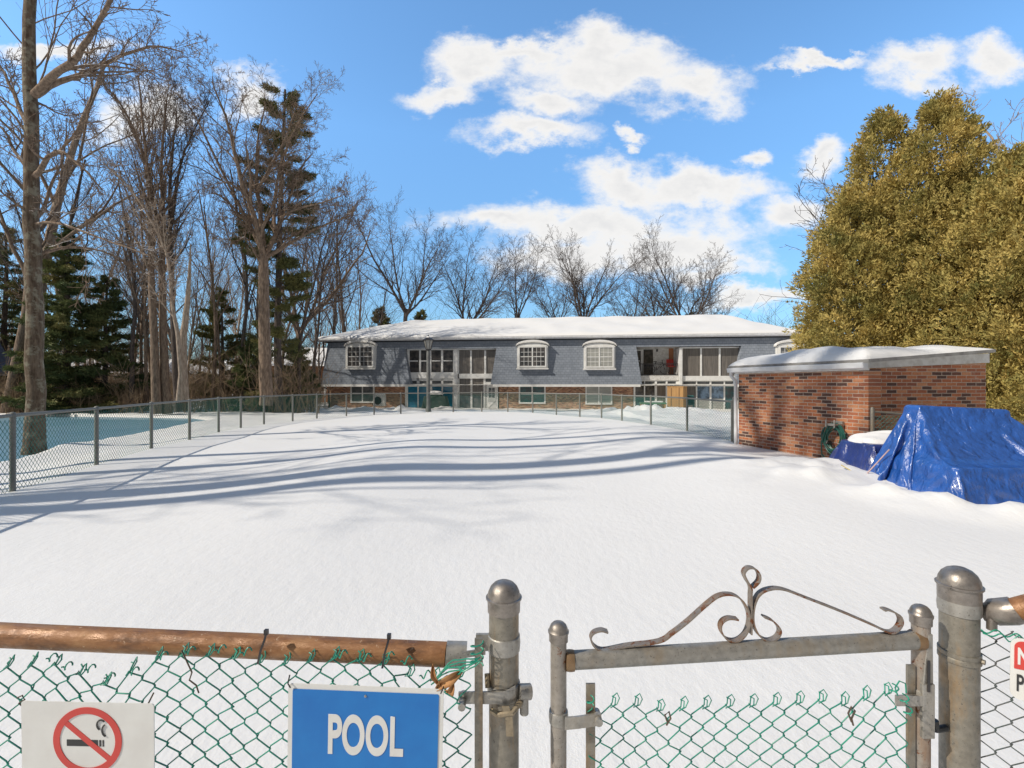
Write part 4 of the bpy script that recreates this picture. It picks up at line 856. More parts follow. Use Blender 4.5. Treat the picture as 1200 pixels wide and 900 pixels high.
std_tree(49, 16, .26, fork=5.5, leaders=5, spread=34, counts=(2, 10, 7, 5), minr=.008, ratio=(.4, .42, .42, .5), wob=(.05, .08, .1, .15)).make('bare_tree', at(341, 32), M['bark'], M['bark'], label='bare tree with upright forked limbs left of the long house', cat='tree')
# 7. the woods: slender trees as copies of four models
proto = []
for i in range(4):
    z_ = std_tree(70 + i, 13, .14, counts=(12, 7, 5), ang=(34, 40, 45), tmin=(.4, .2, .1), minr=.006, wob=(.06, .12, .16, .2))
    proto.append(z_)
rs = random.Random(7); spots = []
for i in range(60):
    D = rs.uniform(24, 58); px = rs.uniform(2, 372) if D < 40 else rs.uniform(-20, 425); spots.append((px, D))
first = [None] * 4
GL = 'slender bare tree standing among the others in the woods beyond the pond'
for i, (px, D) in enumerate(spots):
    k = i % 4; s_ = rs.uniform(.6, 1.05) * (1 if px > 260 or px < 130 else .95); rz_ = rs.uniform(0, 6.28); sr = s_ * rs.uniform(.7, 1.3)
    if first[k] is None:
        first[k] = proto[k].make('woodland_tree', at(px, D), M[('bark', 'bark_dark', 'bark_pale', 'bark')[k]], None, rz=rz_, label=GL, cat='tree', group='slender trees of the woods'); first[k].scale = (sr, sr, s_)
    else: copy_tree(first[k], at(px, D), rz_, (sr, sr, s_))
# trees left of the frame whose long shadows cross the snow
sh = ((-11.3, 2.33, 20, .2, 18.0), (-10.7, 3.1, 20, .29, 15.0), (-11.2, 2.65, 19, .12, 14.5), (-11.4, 4.7, 20, .16, 15), (-12.0, 5.9, 20, .15, 15))
for i, (x, y, H_, r, fk) in enumerate(sh):
    std_tree(90 + i, H_, r, fork=fk, leaders=3, spread=22, counts=(2, 4, 5, 3), minr=.01, wob=(.012, .1, .15, .2)).make('bare_tree', (x, y, -.2), M['bark'], M['bark'], label=('thick', 'tall', 'slim', 'broad', 'slight')[i] + ' bare tree left of the pond whose shadow crosses the snow', cat='tree')

for i, (x, y, H_, fk) in enumerate(((-14.0, 1.35, 13.5, 7.5),)):
    std_tree(96 + i, H_, .15, fork=fk, leaders=4, spread=34, counts=(1, 5, 5, 3), minr=.006).make('bare_tree', (x, y, -.2), M['bark'], M['bark'], label='forked bare tree left of the yard, nearest the gate', cat='tree')

# ---- evergreens
def quads(C, U, W_, lens, wid):
    """leaf quads from centres C, unit long axis U, unit wide axis W_"""
    a = C - W_ * wid[:, None] / 2; b_ = C + W_ * wid[:, None] / 2; e = U * lens[:, None]
    V = np.stack([a, b_, b_ * .4 + a * .6 + e + (b_ - a) * .25, a * .6 + b_ * .4 + e - (b_ - a) * .25], 1); return V.reshape(-1, 3), np.arange(len(C) * 4).reshape(-1, 4)
def unit(v): return v / (np.linalg.norm(v, axis=-1, keepdims=True) + 1e-9)
def conifer(seed, H_, r, base_t=.1, blen=.22, nb=70, droop=-.1, needle=.16, density=10, mat_='pine', gaps=0, top_open=True, label='', cat='tree', loc_=(0, 0, 0), name='pine_tree', prof=None, nw=.05, bark='bark_dark', **kk):
    rs_ = np.random.RandomState(seed); rr = random.Random(seed); T_ = Tree(seed, counts=(0,), wob=(.015,)); pts, rad, dirs = T_.run((0, 0, -.4), (0, 0, 1), H_ + .4, r, 0, n=14)
    Cs, Us = [], []
    for i in range(nb):
        t_ = base_t + (1 - base_t) * ((i + rr.random()) / nb); h = t_ * H_; az = rr.uniform(0, 6.28); Lb = H_ * blen * (prof(t_) if prof else (1 - t_) ** .7 + .08) * rr.uniform(.55, 1.15)
        p = Vector((0, 0, 0)); f = (h + .4) / (H_ + .4) * 13; k = min(int(f), 12); p = pts[k].lerp(pts[k + 1], f - k)
        d = Vector((math.cos(az), math.sin(az), droop + rr.uniform(-.12, .16) + .5 * max(0, t_ - .8))); ptsb, radb, dirb = T_.run(p, d, Lb, max(.012, r * .18 * (1.1 - t_)), 1, n=6)
        a = np.array([tuple(x) for x in ptsb]); m_ = int(density * Lb * 3) + 6; f = rs_.uniform(.18, 1, m_) ** .8 * 5; k = np.minimum(f.astype(int), 4); c = a[k] + (a[k + 1] - a[k]) * (f - k)[:, None]
        side = unit(np.cross(unit(a[-1] - a[0]), [0, 0, 1])); sp_ = rs_.normal(0, 1, m_) * Lb * .13 * (1.2 - f / 6); c = c + side * sp_[:, None] + rs_.normal(0, .05, (m_, 3)) * [1, 1, .7]
        tuft = c[:, None] + rs_.normal(0, needle * .3, (m_, 5, 3)); u = unit(rs_.normal(0, .6, (m_, 5, 3)) + unit(a[-1] - a[0]) * .8 + side * np.sign(sp_)[:, None, None] * .5)
        Cs.append(tuft.reshape(-1, 3)); Us.append(u.reshape(-1, 3))
    C = np.concatenate(Cs); U = np.concatenate(Us); W_ = unit(np.cross(U, rs_.normal(0, 1, U.shape))); n_ = len(C)
    V, Fq = quads(C, U, W_, rs_.uniform(.6, 1.3, n_) * needle, rs_.uniform(.6, 1.4, n_) * nw)
    e_ = empty(name, loc_, label=label, cat=cat, **kk); link_mesh('trunk', tubes_mesh(T_.trunk, M[bark], 'trunk'), e_); link_mesh('branches', tubes_mesh(T_.b, M[bark], 'branches'), e_); link_mesh('crown', np_mesh('crown', V, Fq, M[mat_]), e_)
    return e_
D = 25; zb = gz1(at(326, D).x, D); conifer(101, topz(103, D) - zb, .22, .16, .2, 76, -.04, .17, 30, 'pine', label='tallest dark pine with layered branches behind the broad bare tree', loc_=at(327, D), nw=.035,
    prof=lambda t: (.55 if t < .45 else .85) * (1.12 - t) ** .55)
D = 23.5; conifer(102, topz(265, D) + .1, .2, .03, .25, 150, -.2, .13, 22, 'hemlock', label='dense dark hemlock right of the large grey tree at the pond', loc_=at(76, D), name='hemlock_tree', nw=.04)
D = 29; conifer(103, topz(255, D), .2, .03, .24, 130, -.2, .14, 20, 'hemlock', label='dark hemlock at the left edge behind the large grey tree', loc_=at(4, D), name='hemlock_tree', nw=.04)
D = 24.5; conifer(104, topz(320, D), .15, .05, .34, 80, -.1, .14, 22, 'hemlock', label='lower hemlock between the pond and the cluster of stems', loc_=at(122, D), name='hemlock_tree', nw=.04)
D = 30; conifer(105, topz(330, D), .15, .05, .3, 70, -.1, .16, 20, 'pine', label='small pine between the cluster of stems and the broad tree', loc_=at(262, D), nw=.045)
for i, (px, D, top, lab) in enumerate(((446, 55, 356, 'small green pine behind the left of the roof, further left of two'), (492, 58, 360, 'small green pine behind the left of the roof, further right of two'), (815, 62, 362, 'small green pine behind the right of the roof'))):
    conifer(110 + i, topz(top, D), .15, .3, .26, 60, .1, .25, 12, 'pine', label=lab, loc_=at(px, D), nw=.09)
D = 26; conifer(120, 4.2, .08, .02, .42, 60, -.05, .15, 22, 'hemlock', label='young hemlock bush under the tall pine', loc_=at(296, D), name='hemlock_tree', nw=.04)
conifer(121, 4.0, .08, .02, .42, 60, -.05, .15, 22, 'hemlock', label='young hemlock bush left of the house corner', loc_=at(345, 29), name='hemlock_tree', nw=.04)

# golden arborvitae on the right
def arborvitae(seed, loc_, H_, Rm, label, mats=('arbor', 'arbor2'), leaders=((0, 0, 1),), n=2600, leaf=.16):
    rs_ = np.random.RandomState(seed); e_ = empty('arborvitae', loc_, label=label, cat='tree'); T_ = Tree(seed, counts=(0,)); Cc, Nn, shade = [], [], []
    for (lx_, ly_, hf_) in leaders:
        T_.run((lx_ * .3, ly_ * .3, -.3), (lx_ * .06, ly_ * .06, 1), H_ * hf_ * .74, .13, 0, n=10)
        nb_ = int(n * hf_ / 10.5); t_ = (np.arange(nb_) + rs_.uniform(0, 1, nb_)) / nb_; t_ = t_ ** 1.12; az = rs_.uniform(0, 6.283, nb_)
        prof = np.interp(t_, [0, .08, .3, .55, .75, .9, 1], [.85, .98, 1, .88, .66, .38, .1])
        lobes = 1 + .10 * np.sin(az * 3 + t_ * 9 + seed) + .06 * np.sin(az * 7 - t_ * 17 + 2 * seed)
        rad = np.clip(Rm * hf_ * prof * lobes * (1 - (rs_.uniform(0, 1, nb_) < .42) * rs_.uniform(.08, .5, nb_)) - .22, .02, 9); bs_ = rs_.uniform(.24, .5, nb_) * (.55 + .55 * prof)
        bc = np.stack([lx_ + rad * np.cos(az), ly_ + rad * np.sin(az), .15 + t_ * H_ * hf_], -1)       # one bough each
        on = unit(np.stack([np.cos(az), np.sin(az), np.full(nb_, .7)], -1)); m_ = 10
        dv = unit(rs_.normal(0, 1, (nb_, m_, 3)) + on[:, None] * 1.1); pos = bc[:, None] + dv * bs_[:, None, None] * rs_.uniform(.55, 1, (nb_, m_, 1)) * [1, 1, 1.25]
        Cc.append(pos.reshape(-1, 3)); Nn.append(unit(dv * .7 + on[:, None] * .6 + [0, 0, .35]).reshape(-1, 3)); shade.append(np.repeat(rs_.uniform(0, 1, nb_), m_))
    C0 = np.concatenate(Cc); N0 = np.concatenate(Nn); K = 22; m_ = len(C0)
    # branchlets fan from the base of each spray
    size = rs_.uniform(.7, 1.6, m_) * leaf * 1.7
    t_ = rs_.uniform(0, 1, (m_, K, 1)); d0 = unit(N0 + rs_.normal(0, .35, (m_, 3)))[:, None]; sd_ = unit(rs_.normal(0, 1, (m_, K, 3)))
    c = C0[:, None] + d0 * size[:, None, None] * (t_ - .3) * 1.1 + sd_ * size[:, None, None] * .42 * (1.05 - t_); u = unit(d0 * .9 + sd_ * .8 + [0, 0, .15])
    C = c.reshape(-1, 3); U = u.reshape(-1, 3); W_ = unit(np.cross(U, rs_.normal(0, 1, U.shape))); n_ = len(C)
    V, Fq = quads(C, U, W_, rs_.uniform(.5, 1.2, n_) * leaf * .55, rs_.uniform(.5, 1.2, n_) * leaf * .26)
    link_mesh('trunk', tubes_mesh(T_.trunk, M['bark'], 'trunk'), e_)
    sel = np.concatenate(shade) + rs_.normal(0, .15, m_) > .5; fsel = np.repeat(sel, K)
    link_mesh('crown', np_mesh('crown', V, Fq, M[mats[0]]), e_); e_.children[-1].data.materials.append(M[mats[1]])
    e_.children[-1].data.polygons.foreach_set('material_index', fsel.astype(np.int32)); return e_
def av(seed, px, D, top, Rm, label, **k): o_ = at(px, D); return arborvitae(seed, o_, topz(top, D) - o_.z, Rm, label, **k)
av(201, 1036, 15.2, 150, 2.2, 'left golden brown arborvitae rising behind the brick shed', leaders=((0, 0, 1), (-1.15, -.3, .74), (.5, .8, .8)), n=3600)
av(202, 1100, 14.0, 130, 2.0, 'tallest golden arborvitae with pointed top behind the shed', leaders=((0, 0, 1), (.9, .4, .8)), n=3600)
av(203, 1190, 12.2, 195, 2.05, 'rightmost golden arborvitae at the edge behind the blue tarp', leaders=((0, 0, 1), (.9, .2, .85)), n=3400)
av(204, 1235, 11.2, 190, 2.0, 'golden arborvitae cut off by the right edge', n=2400)
# bare tree behind them
t = std_tree(211, 13.2, .2, fork=6.5, leaders=4, spread=26, counts=(2, 7, 6, 4), minr=.008); t.make('bare_tree', at(1165, 17.5), M['bark_pale'], M['bark_pale'], label='pale bare tree poking above the golden arborvitae at the right', cat='tree')
t = std_tree(212, 9.3, .12, counts=(14, 7, 4), minr=.007, tmin=(.4, .2, .1)); t.make('bare_tree', at(1000, 17.8), M['bark_dark'], M['bark_dark'], label='thin bare tree whose twigs show left of the arborvitae tops', cat='tree')

# far-off wood and brushwood: nobody could count these
def brush(seed, name, n, fn, Hr, label, mat_='twig', r=.009):
    rr = random.Random(seed); L_ = []
    for i in range(n):
        x, y = fn(rr); z = gz1(x, y) - .05; H_ = rr.uniform(*Hr); d = Vector((rr.gauss(0, .3), rr.gauss(0, .3), 1)).normalized(); p = Vector((x, y, z)); pts = [p]; 
        for k in range(3): d = (d + Vector((rr.gauss(0, .2), rr.gauss(0, .2), .05))).normalized(); p = p + d * H_ / 3; pts.append(p)
        L_.append((pts, [r * 1.6, r * 1.2, r, r * .6], 3))
        for k in range(rr.randint(3, 6)):
            q_ = pts[rr.randint(1, 2)].lerp(pts[rr.randint(2, 3)], rr.random()); e = (d + Vector((rr.gauss(0, .9), rr.gauss(0, .9), rr.gauss(.1, .3)))).normalized(); l_ = H_ * rr.uniform(.25, .5); L_.append(([q_, q_ + e * l_ * .5 + Vector((0, 0, .02)), q_ + e * l_], [r * .8, r * .7, r * .5], 3))
    link_mesh(name, tubes_mesh(L_, M[mat_], name), label=label, cat='brushwood', kind='stuff')
def f1(rr):
    D = rr.uniform(23.5, 46); px = rr.uniform(-40, 375); return (px - 600) / F * D, D
def f2(rr):
    D = rr.uniform(60, 110); px = rr.uniform(-250, 1500); return (px - 600) / F * D, D
def f3(rr):
    D = rr.uniform(22.8, 27); px = rr.uniform(-80, 170); return (px - 600) / F * D, D
brush(301, 'brushwood', 2600, f1, (1.0, 3.6), 'tangle of brown brushwood under the bare trees beyond the left fence')
brush(303, 'brushwood', 700, f3, (.5, 1.8), 'brown brushwood round the pond under the hemlocks')
brush(302, 'distant_wood', 4200, f2, (6, 12.5), 'distant brown wood behind the trees and the house', 'bark_dark', .022)
# ------------------------------------------------------------------ far houses glimpsed through the woods, roof corner at the left edge
def far_house(px, D, w_, d_, h, label, wall='brick_far'):
    o_ = at(px, D); e_ = empty('far_house', o_, .2, label=label, cat='house')
    b = MB().box(-w_ / 2, w_ / 2, -d_ / 2, d_ / 2, -.5, h); wl = b.build('wall', M[wall], e_)
    b = MB().prism([(-w_ / 2 - .3, -d_ / 2 - .4, h + .01), (-w_ / 2 - .3, d_ / 2 + .4, h + .01), (-w_ / 2 - .3, 0, h + 1.9)], (w_ + .6, 0, 0)); rf = b.build('roof', M['snow'], e_)
    for k in range(3): x = -w_ / 2 + w_ * (k + .5) / 3; window(x - .5, x + .5, 1.0, 2.3, d_ / 2 + .0, e_, 1, 2, None, 'glass_dark', .1)
far_house(357, 47, 6, 6, 3.4, 'orange brick house glimpsed through the woods left of the long house')
far_house(150, 62, 10, 7, 3.0, 'distant low house with snowy roof seen through the woods', 'white_old')
far_house(248, 66, 9, 7, 3.0, 'distant low house behind the broad bare tree', 'white_old')
# corner of a blue roof at the left edge
rc = P(21, 438, 26.5); e_ = empty('garden_pavilion', (rc.x - 2.2, 24.9, gz1(rc.x - 2.2, 24.9)), label='corner of a dark blue pavilion roof at the left edge before the woods', cat='pavilion'); zb_ = rc.z - e_.location.z
bl = plain('blue_roofing', (.085, .12, .19), (.06, .085, .14), 3, .7, bs=.4)
def ring(w_, z): return [(-w_, -w_, z), (w_, -w_, z), (w_, w_, z), (-w_, w_, z)]
b = MB(); 
for (w0, z0, w1, z1) in ((2.2, zb_, 1.75, zb_ + .6), (1.75, zb_ + .6, 1.4, zb_ + 1.7), (1.4, zb_ + 1.7, .3, zb_ + 3.2)): b.hexa(ring(w0, z0), ring(w1, z1))
b.build('roof', bl, e_); MB().hexa(ring(2.14, zb_ - .1), ring(2.14, zb_ - .004)).build('fascia', M['gutter'], e_)
for x in (-1.9, 1.9):
    for y in (-1.9, 1.9): MB().box(x - .06, x + .06, y - .06, y + .06, -.3, zb_ - .1).build('post', M['brick_far'], e_)

# ------------------------------------------------------------------ blue tarps on the garden furniture
def tarp_mat(name, c):
    m, nt, n, l, b = new_mat(name); v = coord(nt)
    cc = ramp(nt, noise(nt, v, 6, 5, .6), [(.35, tuple(x * .7 for x in c)), (.65, c)]); l.new(cc, b.inputs['Base Color'])
    b.inputs['Roughness'].default_value = .3; b.inputs['Specular IOR Level'].default_value = .8; b.inputs['Coat Weight'].default_value = .35; b.inputs['Coat Roughness'].default_value = .12
    vs = stretch(nt, v, (1.0, 1.0, .55)); nn = n.new('ShaderNodeTexVoronoi'); nn.feature = 'SMOOTH_F1'; nn.inputs['Scale'].default_value = 8; nn.inputs['Smoothness'].default_value = .6
    nz = n.new('ShaderNodeTexNoise'); nz.inputs['Scale'].default_value = 9; nz.inputs['Detail'].default_value = 5; l.new(vs, nz.inputs['Vector']); ad = n.new('ShaderNodeVectorMath'); ad.operation = 'MULTIPLY_ADD'
    l.new(nz.outputs['Color'], ad.inputs[0]); ad.inputs[1].default_value = (.25, .25, .25); l.new(vs, ad.inputs[2]); l.new(ad.outputs[0], nn.inputs['Vector'])
    p = bump(nt, nn.outputs['Distance'], .8, .04, b); bump(nt, noise(nt, v, 60, 5, .7), .4, .006, b, p); return m
M['tarp'] = tarp_mat('blue_tarpaulin', (.02, .1, .40)); M['tarp_dark'] = tarp_mat('navy_tarpaulin', (.02, .04, .2))
# tarps: sheets dropped over the things they cover with Blender's own cloth solver, then kept as plain meshes
def drape(name, W_, H_, centre, rz, z0, colliders, mat_, label, frames=46, step=.032, seed=1, tension=15, dents=(), keep=None, lift=None, bend=.18):
    nx_, ny_ = int(W_ / step), int(H_ / step); rs_ = np.random.RandomState(seed)
    xs, ys = np.meshgrid(np.linspace(-W_ / 2, W_ / 2, nx_), np.linspace(-H_ / 2, H_ / 2, ny_)); c, s = math.cos(rz), math.sin(rz)
    X = centre[0] + xs * c - ys * s; Y = centre[1] + xs * s + ys * c
    Z = z0 + .02 * np.sin(xs * 5 + seed) + .015 * np.sin(ys * 7) + rs_.normal(0, .002, xs.shape)
    ix = np.arange(nx_ * ny_).reshape(ny_, nx_); Fq = np.stack([ix[:-1, :-1], ix[:-1, 1:], ix[1:, 1:], ix[1:, :-1]], -1).reshape(-1, 4)
    me = np_mesh(name, np.stack([X, Y, Z], -1).reshape(-1, 3), Fq, mat_, True); o_ = link_mesh(name, me, label=label, cat='tarpaulin')
    tmp = []
    for cm_ in colliders:
        q_ = cm_.build('support', mat_); m_ = q_.modifiers.new('c', 'COLLISION'); q_.collision.thickness_outer = .012; q_.collision.cloth_friction = 8; tmp.append(q_)
    # others must not be in the way: only these colliders take part
    cl = o_.modifiers.new('cloth', 'CLOTH'); st = cl.settings; st.quality = 6; st.mass = .25; st.tension_stiffness = tension; st.compression_stiffness = tension; st.shear_stiffness = 5; st.bending_stiffness = bend; st.air_damping = 1; st.shrink_min = -.14
    cl.collision_settings.collision_quality = 3; cl.collision_settings.distance_min = .01; cl.collision_settings.use_self_collision = False
    cl.point_cache.frame_start = 1; cl.point_cache.frame_end = frames
    for f in range(1, frames + 1): scene.frame_set(f)
    dg = bpy.context.evaluated_depsgraph_get(); ev = o_.evaluated_get(dg); n_ = len(me.vertices); co = np.empty(n_ * 3, np.float32); ev.data.vertices.foreach_get('co', co)
    o_.modifiers.remove(cl); me.vertices.foreach_set('co', co); me.update()
    for q_ in tmp: bpy.data.objects.remove(q_)
    scene.frame_set(1)
    sb = o_.modifiers.new('smooth', 'SUBSURF'); sb.levels = 1; sb.render_levels = 1
    so = o_.modifiers.new('thick', 'SOLIDIFY'); so.thickness = .002
    return o_
def ground_patch(x0, x1, y0, y1, n=40, dz=.0):
    xs, ys = np.meshgrid(np.linspace(x0, x1, n), np.linspace(y0, y1, n)); zs = gz(xs, ys) + dz; b = MB(); V = [(float(a), float(b_), float(c)) for a, b_, c in zip(xs.ravel(), ys.ravel(), zs.ravel())]
    return b.add(V, [(j * n + i, j * n + i + 1, (j + 1) * n + i + 1, (j + 1) * n + i) for j in range(n - 1) for i in range(n - 1)])
def hexab(x0, x1, y0, y1, z0, X0, X1, Y0, Y1, z1): return MB().hexa([(x0, y0, z0), (x1, y0, z0), (x1, y1, z0), (x0, y1, z0)], [(X0, Y0, z1), (X1, Y0, z1), (X1, Y1, z1), (X0, Y1, z1)])
tA, tB = P(1078, 476, 5.75), P(1181, 481, 5.65)
sup = [ground_patch(3, 9, 3.5, 8.5, dz=-.11), MB().hexa([(tA.x, tA.y - .03, .3), (tB.x, tB.y - .03, .3), (tB.x, tB.y + .25, .3), (tA.x, tA.y + .25, .3)], [(tA.x, tA.y, tA.z - .012), (tB.x, tB.y, tB.z - .012), (tB.x, tB.y + .2, tB.z - .012), (tA.x, tA.y + .2, tA.z - .012)]),
       hexab(4.5, 6.5, 4.9, 6.2, -.2, 4.6, 6.4, 5.02, 6.1, .33)]
drape('blue_tarpaulin', 3.1, 3.4, (5.44, 5.62), -.06, 1.1, sup, M['tarp'], 'large crumpled bright blue tarp draped in a peak over a table')
# low covered thing to the left of it, under a thick pad of snow
sup = [ground_patch(3, 7, 5, 8.5, dz=-.1), hexab(4.5, 5.6, 6.1, 6.9, -.3, 4.66, 5.5, 6.26, 6.86, .42)]
drape('blue_tarpaulin', 1.9, 1.75, (4.98, 6.42), .1, .5, sup, M['tarp_dark'], 'small dark blue tarp over a low thing, heaped with snow, left of the large tarp', frames=34, seed=4)
V = []; nu, nv = 40, 34
for j in range(nv):
    for i in range(nu):
        s, t = i / (nu - 1) * 2 - 1, j / (nv - 1) * 2 - 1; rr_ = max(abs(s), abs(t)); h = max(0, 1 - (abs(s) ** 2.6 + abs(t) ** 2.6)) ** .42 if (abs(s) ** 2.6 + abs(t) ** 2.6) < 1 else 0
        x, y = 5.09 + s * .46, 6.60 + t * .33; V.append((x, y, .40 + .17 * h * (1 + .08 * math.sin(s * 4)) + .012 * math.sin(s * 9 + t * 5) * h - (.0 if h > 0 else .03)))
ix = np.arange(nu * nv).reshape(nv, nu); link_mesh('snow_pad', np_mesh('snow_pad', V, np.stack([ix[:-1, :-1], ix[:-1, 1:], ix[1:, 1:], ix[1:, :-1]], -1).reshape(-1, 4), M['snow'], True), label='smooth pad of snow lying on the small dark blue tarp', cat='snow')
def rope(name, pix, D, mat_, label): tag(MB().tube([P(x, y, D_) for (x, y), D_ in zip(pix, D)], .008, 7).build(name, mat_, None, True), label, 'rope')
rope('rope', [(1042, 527), (1030, 540), (1013, 558)], (5.85, 6.0, 6.05), plain('pink_rope', (.6, .42, .40)), 'pale pink rope running down from the large tarp to the snow')
rope('rope', [(986, 545), (998, 552), (1011, 558)], (6.35, 6.2, 6.1), plain('yellow_rope', (.55, .45, .2)), 'yellowish rope across the foot of the small dark tarp')
tb_ = empty('garden_table', (5.35, 5.8, 0), label='brown legged garden table hidden under the large blue tarp', cat='table')
for x in (-.72, .85):
    for y in (-.42, .3): MB().box(x - .03, x + .03, y - .03, y + .03, -.1, .28).build('leg', M['wood'], tb_)
MB().box(-.76, .9, -.42, .28, .262, .285).build('table_top', M['wood'], tb_, bevel=.01)
# ------------------------------------------------------------------ the near fence and gate
DF = 1.10
def fence_pt(px, py, D=DF): return P(px, py, D)
def run_dir(a, b_): return (Vector(b_) - Vector(a)).normalized()
# chain-link cloth: rows of zigzag wires, each interlocked with the next
def cloth(b, p0, p1, top, zbot, w_=.028, r=.0016, loops=True, seed=1, wob=.0015, kmat=None):
    """p0->p1 horizontal line of the mesh; top(s) = height of the selvage"""
    rs_ = random.Random(seed); p0 = Vector(p0); p1 = Vector(p1); Ln = (p1 - p0).length; d = (p1 - p0) / Ln; nrm = Vector((-d.y, d.x, 0)); rows_h = w_ * .98; n = int(Ln / w_)
    def W_(s, z, off):
        ss_ = min(max(s, 0), Ln); sag = top(ss_); return p0 + d * s + nrm * (off + .006 * math.sin(s * 9 + z * 7)) + Vector((0, 0, z + sag - p0.z))
    for i in range(n):
        z = 0; j = 0; pts = []; parity = i % 2
        while True:
            right = (j + parity) % 2; x = (i + (1.06 if right else -.06)) * w_; zz = -j * rows_h
            z_abs = top(min(max(x, 0), Ln)) + zz; side = (1 if right else -1)
            if j == 0: start = (x, zz, parity)
            pts.append(W_(x + rs_.gauss(0, wob * .5) - side * w_ * .10, zz + rows_h * .17, -side * r * 1.3)); pts.append(W_(x + rs_.gauss(0, wob * .4), zz + rs_.gauss(0, wob), 0)); pts.append(W_(x - side * w_ * .10, zz - rows_h * .17, side * r * 1.3))
            if z_abs < zbot: break
            j += 1
        pts = pts[1:] 
        if loops:
            # knuckled end: a small hook over the neighbour
            x, zz, par = start; side = 1 if par else -1
            if side > 0: hook = [W_(x + .004, zz + .012, .006), W_(x + .012, zz + .021, .003), W_(x + .016, zz + .013, -.003), W_(x + .009, zz + .001, -.006), W_(x + .0, zz - .004, -.004)]
            else: hook = [W_(x - .002, zz - .006, -.005), W_(x + .008, zz - .0, -.006), W_(x + .011, zz + .012, -.001), W_(x + .003, zz + .015, .003)]
            pts = hook[::-1][:] + pts if False else [*hook[::-1], *pts]
        b.tube(pts, r, 5, False)
def brace_band(b, c, r, z, h=.022, th=.002): b.lathe([(r + .0005, z - h / 2), (r + th, z - h / 2 + .002), (r + th + .0012, z), (r + th, z + h / 2 - .002), (r + .0005, z + h / 2)], (c[0], c[1], 0), 28)
def dome(b, c, r, z, k=32, drop=.034): b.lathe([(r * .96, z - drop), (r * 1.09, z - drop + .001), (r * 1.10, z - .008), (r * 1.2, z - .004), (r * 1.21, z), (r * 1.1, z + .002), (r * 1.05, z + r * .34), (r * .9, z + r * .66), (r * .66, z + r * .9), (r * .36, z + r * 1.04), (r * .04, z + r * 1.09)], (c[0], c[1], 0), k)
# hinge post between the fence and the gate
hp_ = P(590.5, 690, 1.125); hr = .0345; hz_t = P(590, 700, 1.125).z
post = empty('gate_post', (hp_.x, hp_.y, 0), label='tall stained metal post with dome cap at the left of the gate', cat='post')
MB().lathe([(hr, -.3), (hr, hz_t)], k=32).build('pipe', M['galv_stained'], post, True)
b = MB(); dome(b, (0, 0), hr, hz_t + .002); b.build('cap', M['cap'], post, True)
b = MB(); zb1 = P(590, 762, 1.09).z; brace_band(b, (0, 0), hr, zb1, .038, .0025); b.box(-hr - .03, -hr + .006, -.004, .004, zb1 - .019, zb1 + .019); b.tube([(-hr - .02, -.012, zb1), (-hr - .02, .012, zb1)], .006, 6); b.build('brace_band', M['galv_clean'], post, True)
zc = P(590, 818, 1.09).z
b = MB(); brace_band(b, (0, 0), hr, zc, .034, .003); b.strip([(-hr - .068, -.018, zc - .010), (-hr - .03, -.027, zc - .004), (-hr + .01, -.034, zc), (0, -hr - .003, zc + .004), (hr * .75, -hr * .66 - .004, zc + .010)], (0, 0, .0135), .004)
b.tube([(-hr - .058, -.05, zc - .012), (-hr - .058, .0, zc - .012)], .0085, 10); b.tube([(hr, -.02, zc + .004), (hr + .026, -.012, zc)], .017, 12); b.tube([(hr + .012, -.02, zc), (hr + .012, -.02, zc - .045)], .010, 10)
b.build('hinge_clamp', M['galv_clean'], post, True)
b = MB(); b.tube([(hr + .004, -.03, zc - .012), (hr * .55, -.052, zc - .022), (-.012, -.052, zc - .026), (-hr * .8, -.04, zc - .024)], .0065, 8); b.strip([(.004, -.05, zc - .008), (.012, -.055, zc - .03), (.014, -.056, zc - .07)], (.008, 0, 0), .003); b.tube([(-hr - .002, -.02, zc + .014), (-hr - .004, -.01, zc + .04)], .006, 8)
b.build('hinge_bolt', galv_mat('dirty_bolt', (.45, .38, .28), (.3, .2, .1), .7), post, True)

# rusty rail, mesh and tension bar of the left run
fl_ = empty('rusty_rail_fence', P(250, 850, 1.1), label='near chain link fence with rusty top rail at the lower left', cat='fence'); fl_.location.z = 0
def par(o_, e_): o_.parent = e_; o_.matrix_parent_inverse = Matrix.Translation(-e_.location); return o_
ra, rb_ = P(-130, 738, 1.13), P(523, 767, 1.115)
par(MB().tube([ra, ra.lerp(rb_, .3) + Vector((0, 0, -.001)), ra.lerp(rb_, .6), rb_], .0265, 24).build('top_rail', M['rust'], None, True), fl_)
re = P(566, 768, 1.12)
b = MB().tube([rb_ - (rb_ - ra).normalized() * .004 + Vector((.004, 0, .0)), rb_.lerp(re, .55)], .0285, 24); b.strip([rb_.lerp(re, .45) + Vector((0, -.022, .012)), re + Vector((.006, -.012, .016))], (0, 0, .007), .004); par(b.build('rail_end_cup', M['galv_clean'], None, True), fl_)
tb = P(561, 748, 1.09); b = MB().box(tb.x - .009, tb.x + .009, tb.y - .003, tb.y + .003, -.1, tb.z); par(b.build('tension_bar', M['galv_stained'], None), fl_)
ztop = P(300, 783, 1.085).z
def topL(s):
    x = s - 1.85   # distance from the post end (negative to the left)
    px = 600 + (a0.x + (a1.x - a0.x) * s / LnL) / 1.085 * F
    pts_ = [(-200, 790), (-40, 778), (20, 777), (60, 770), (90, 780), (130, 796), (155, 780), (190, 766), (215, 762), (260, 764), (300, 773), (340, 775), (370, 770), (400, 766), (455, 772), (480, 785), (520, 790), (545, 786), (575, 775), (640, 772)]
    return EYE - (np.interp(px, [p[0] for p in pts_], [p[1] for p in pts_]) + 3 - 450) / F * 1.085
a0, a1 = P(-140, 790, 1.085), P(562, 790, 1.085); a0.z = a1.z = 0; LnL = (a1 - a0).length
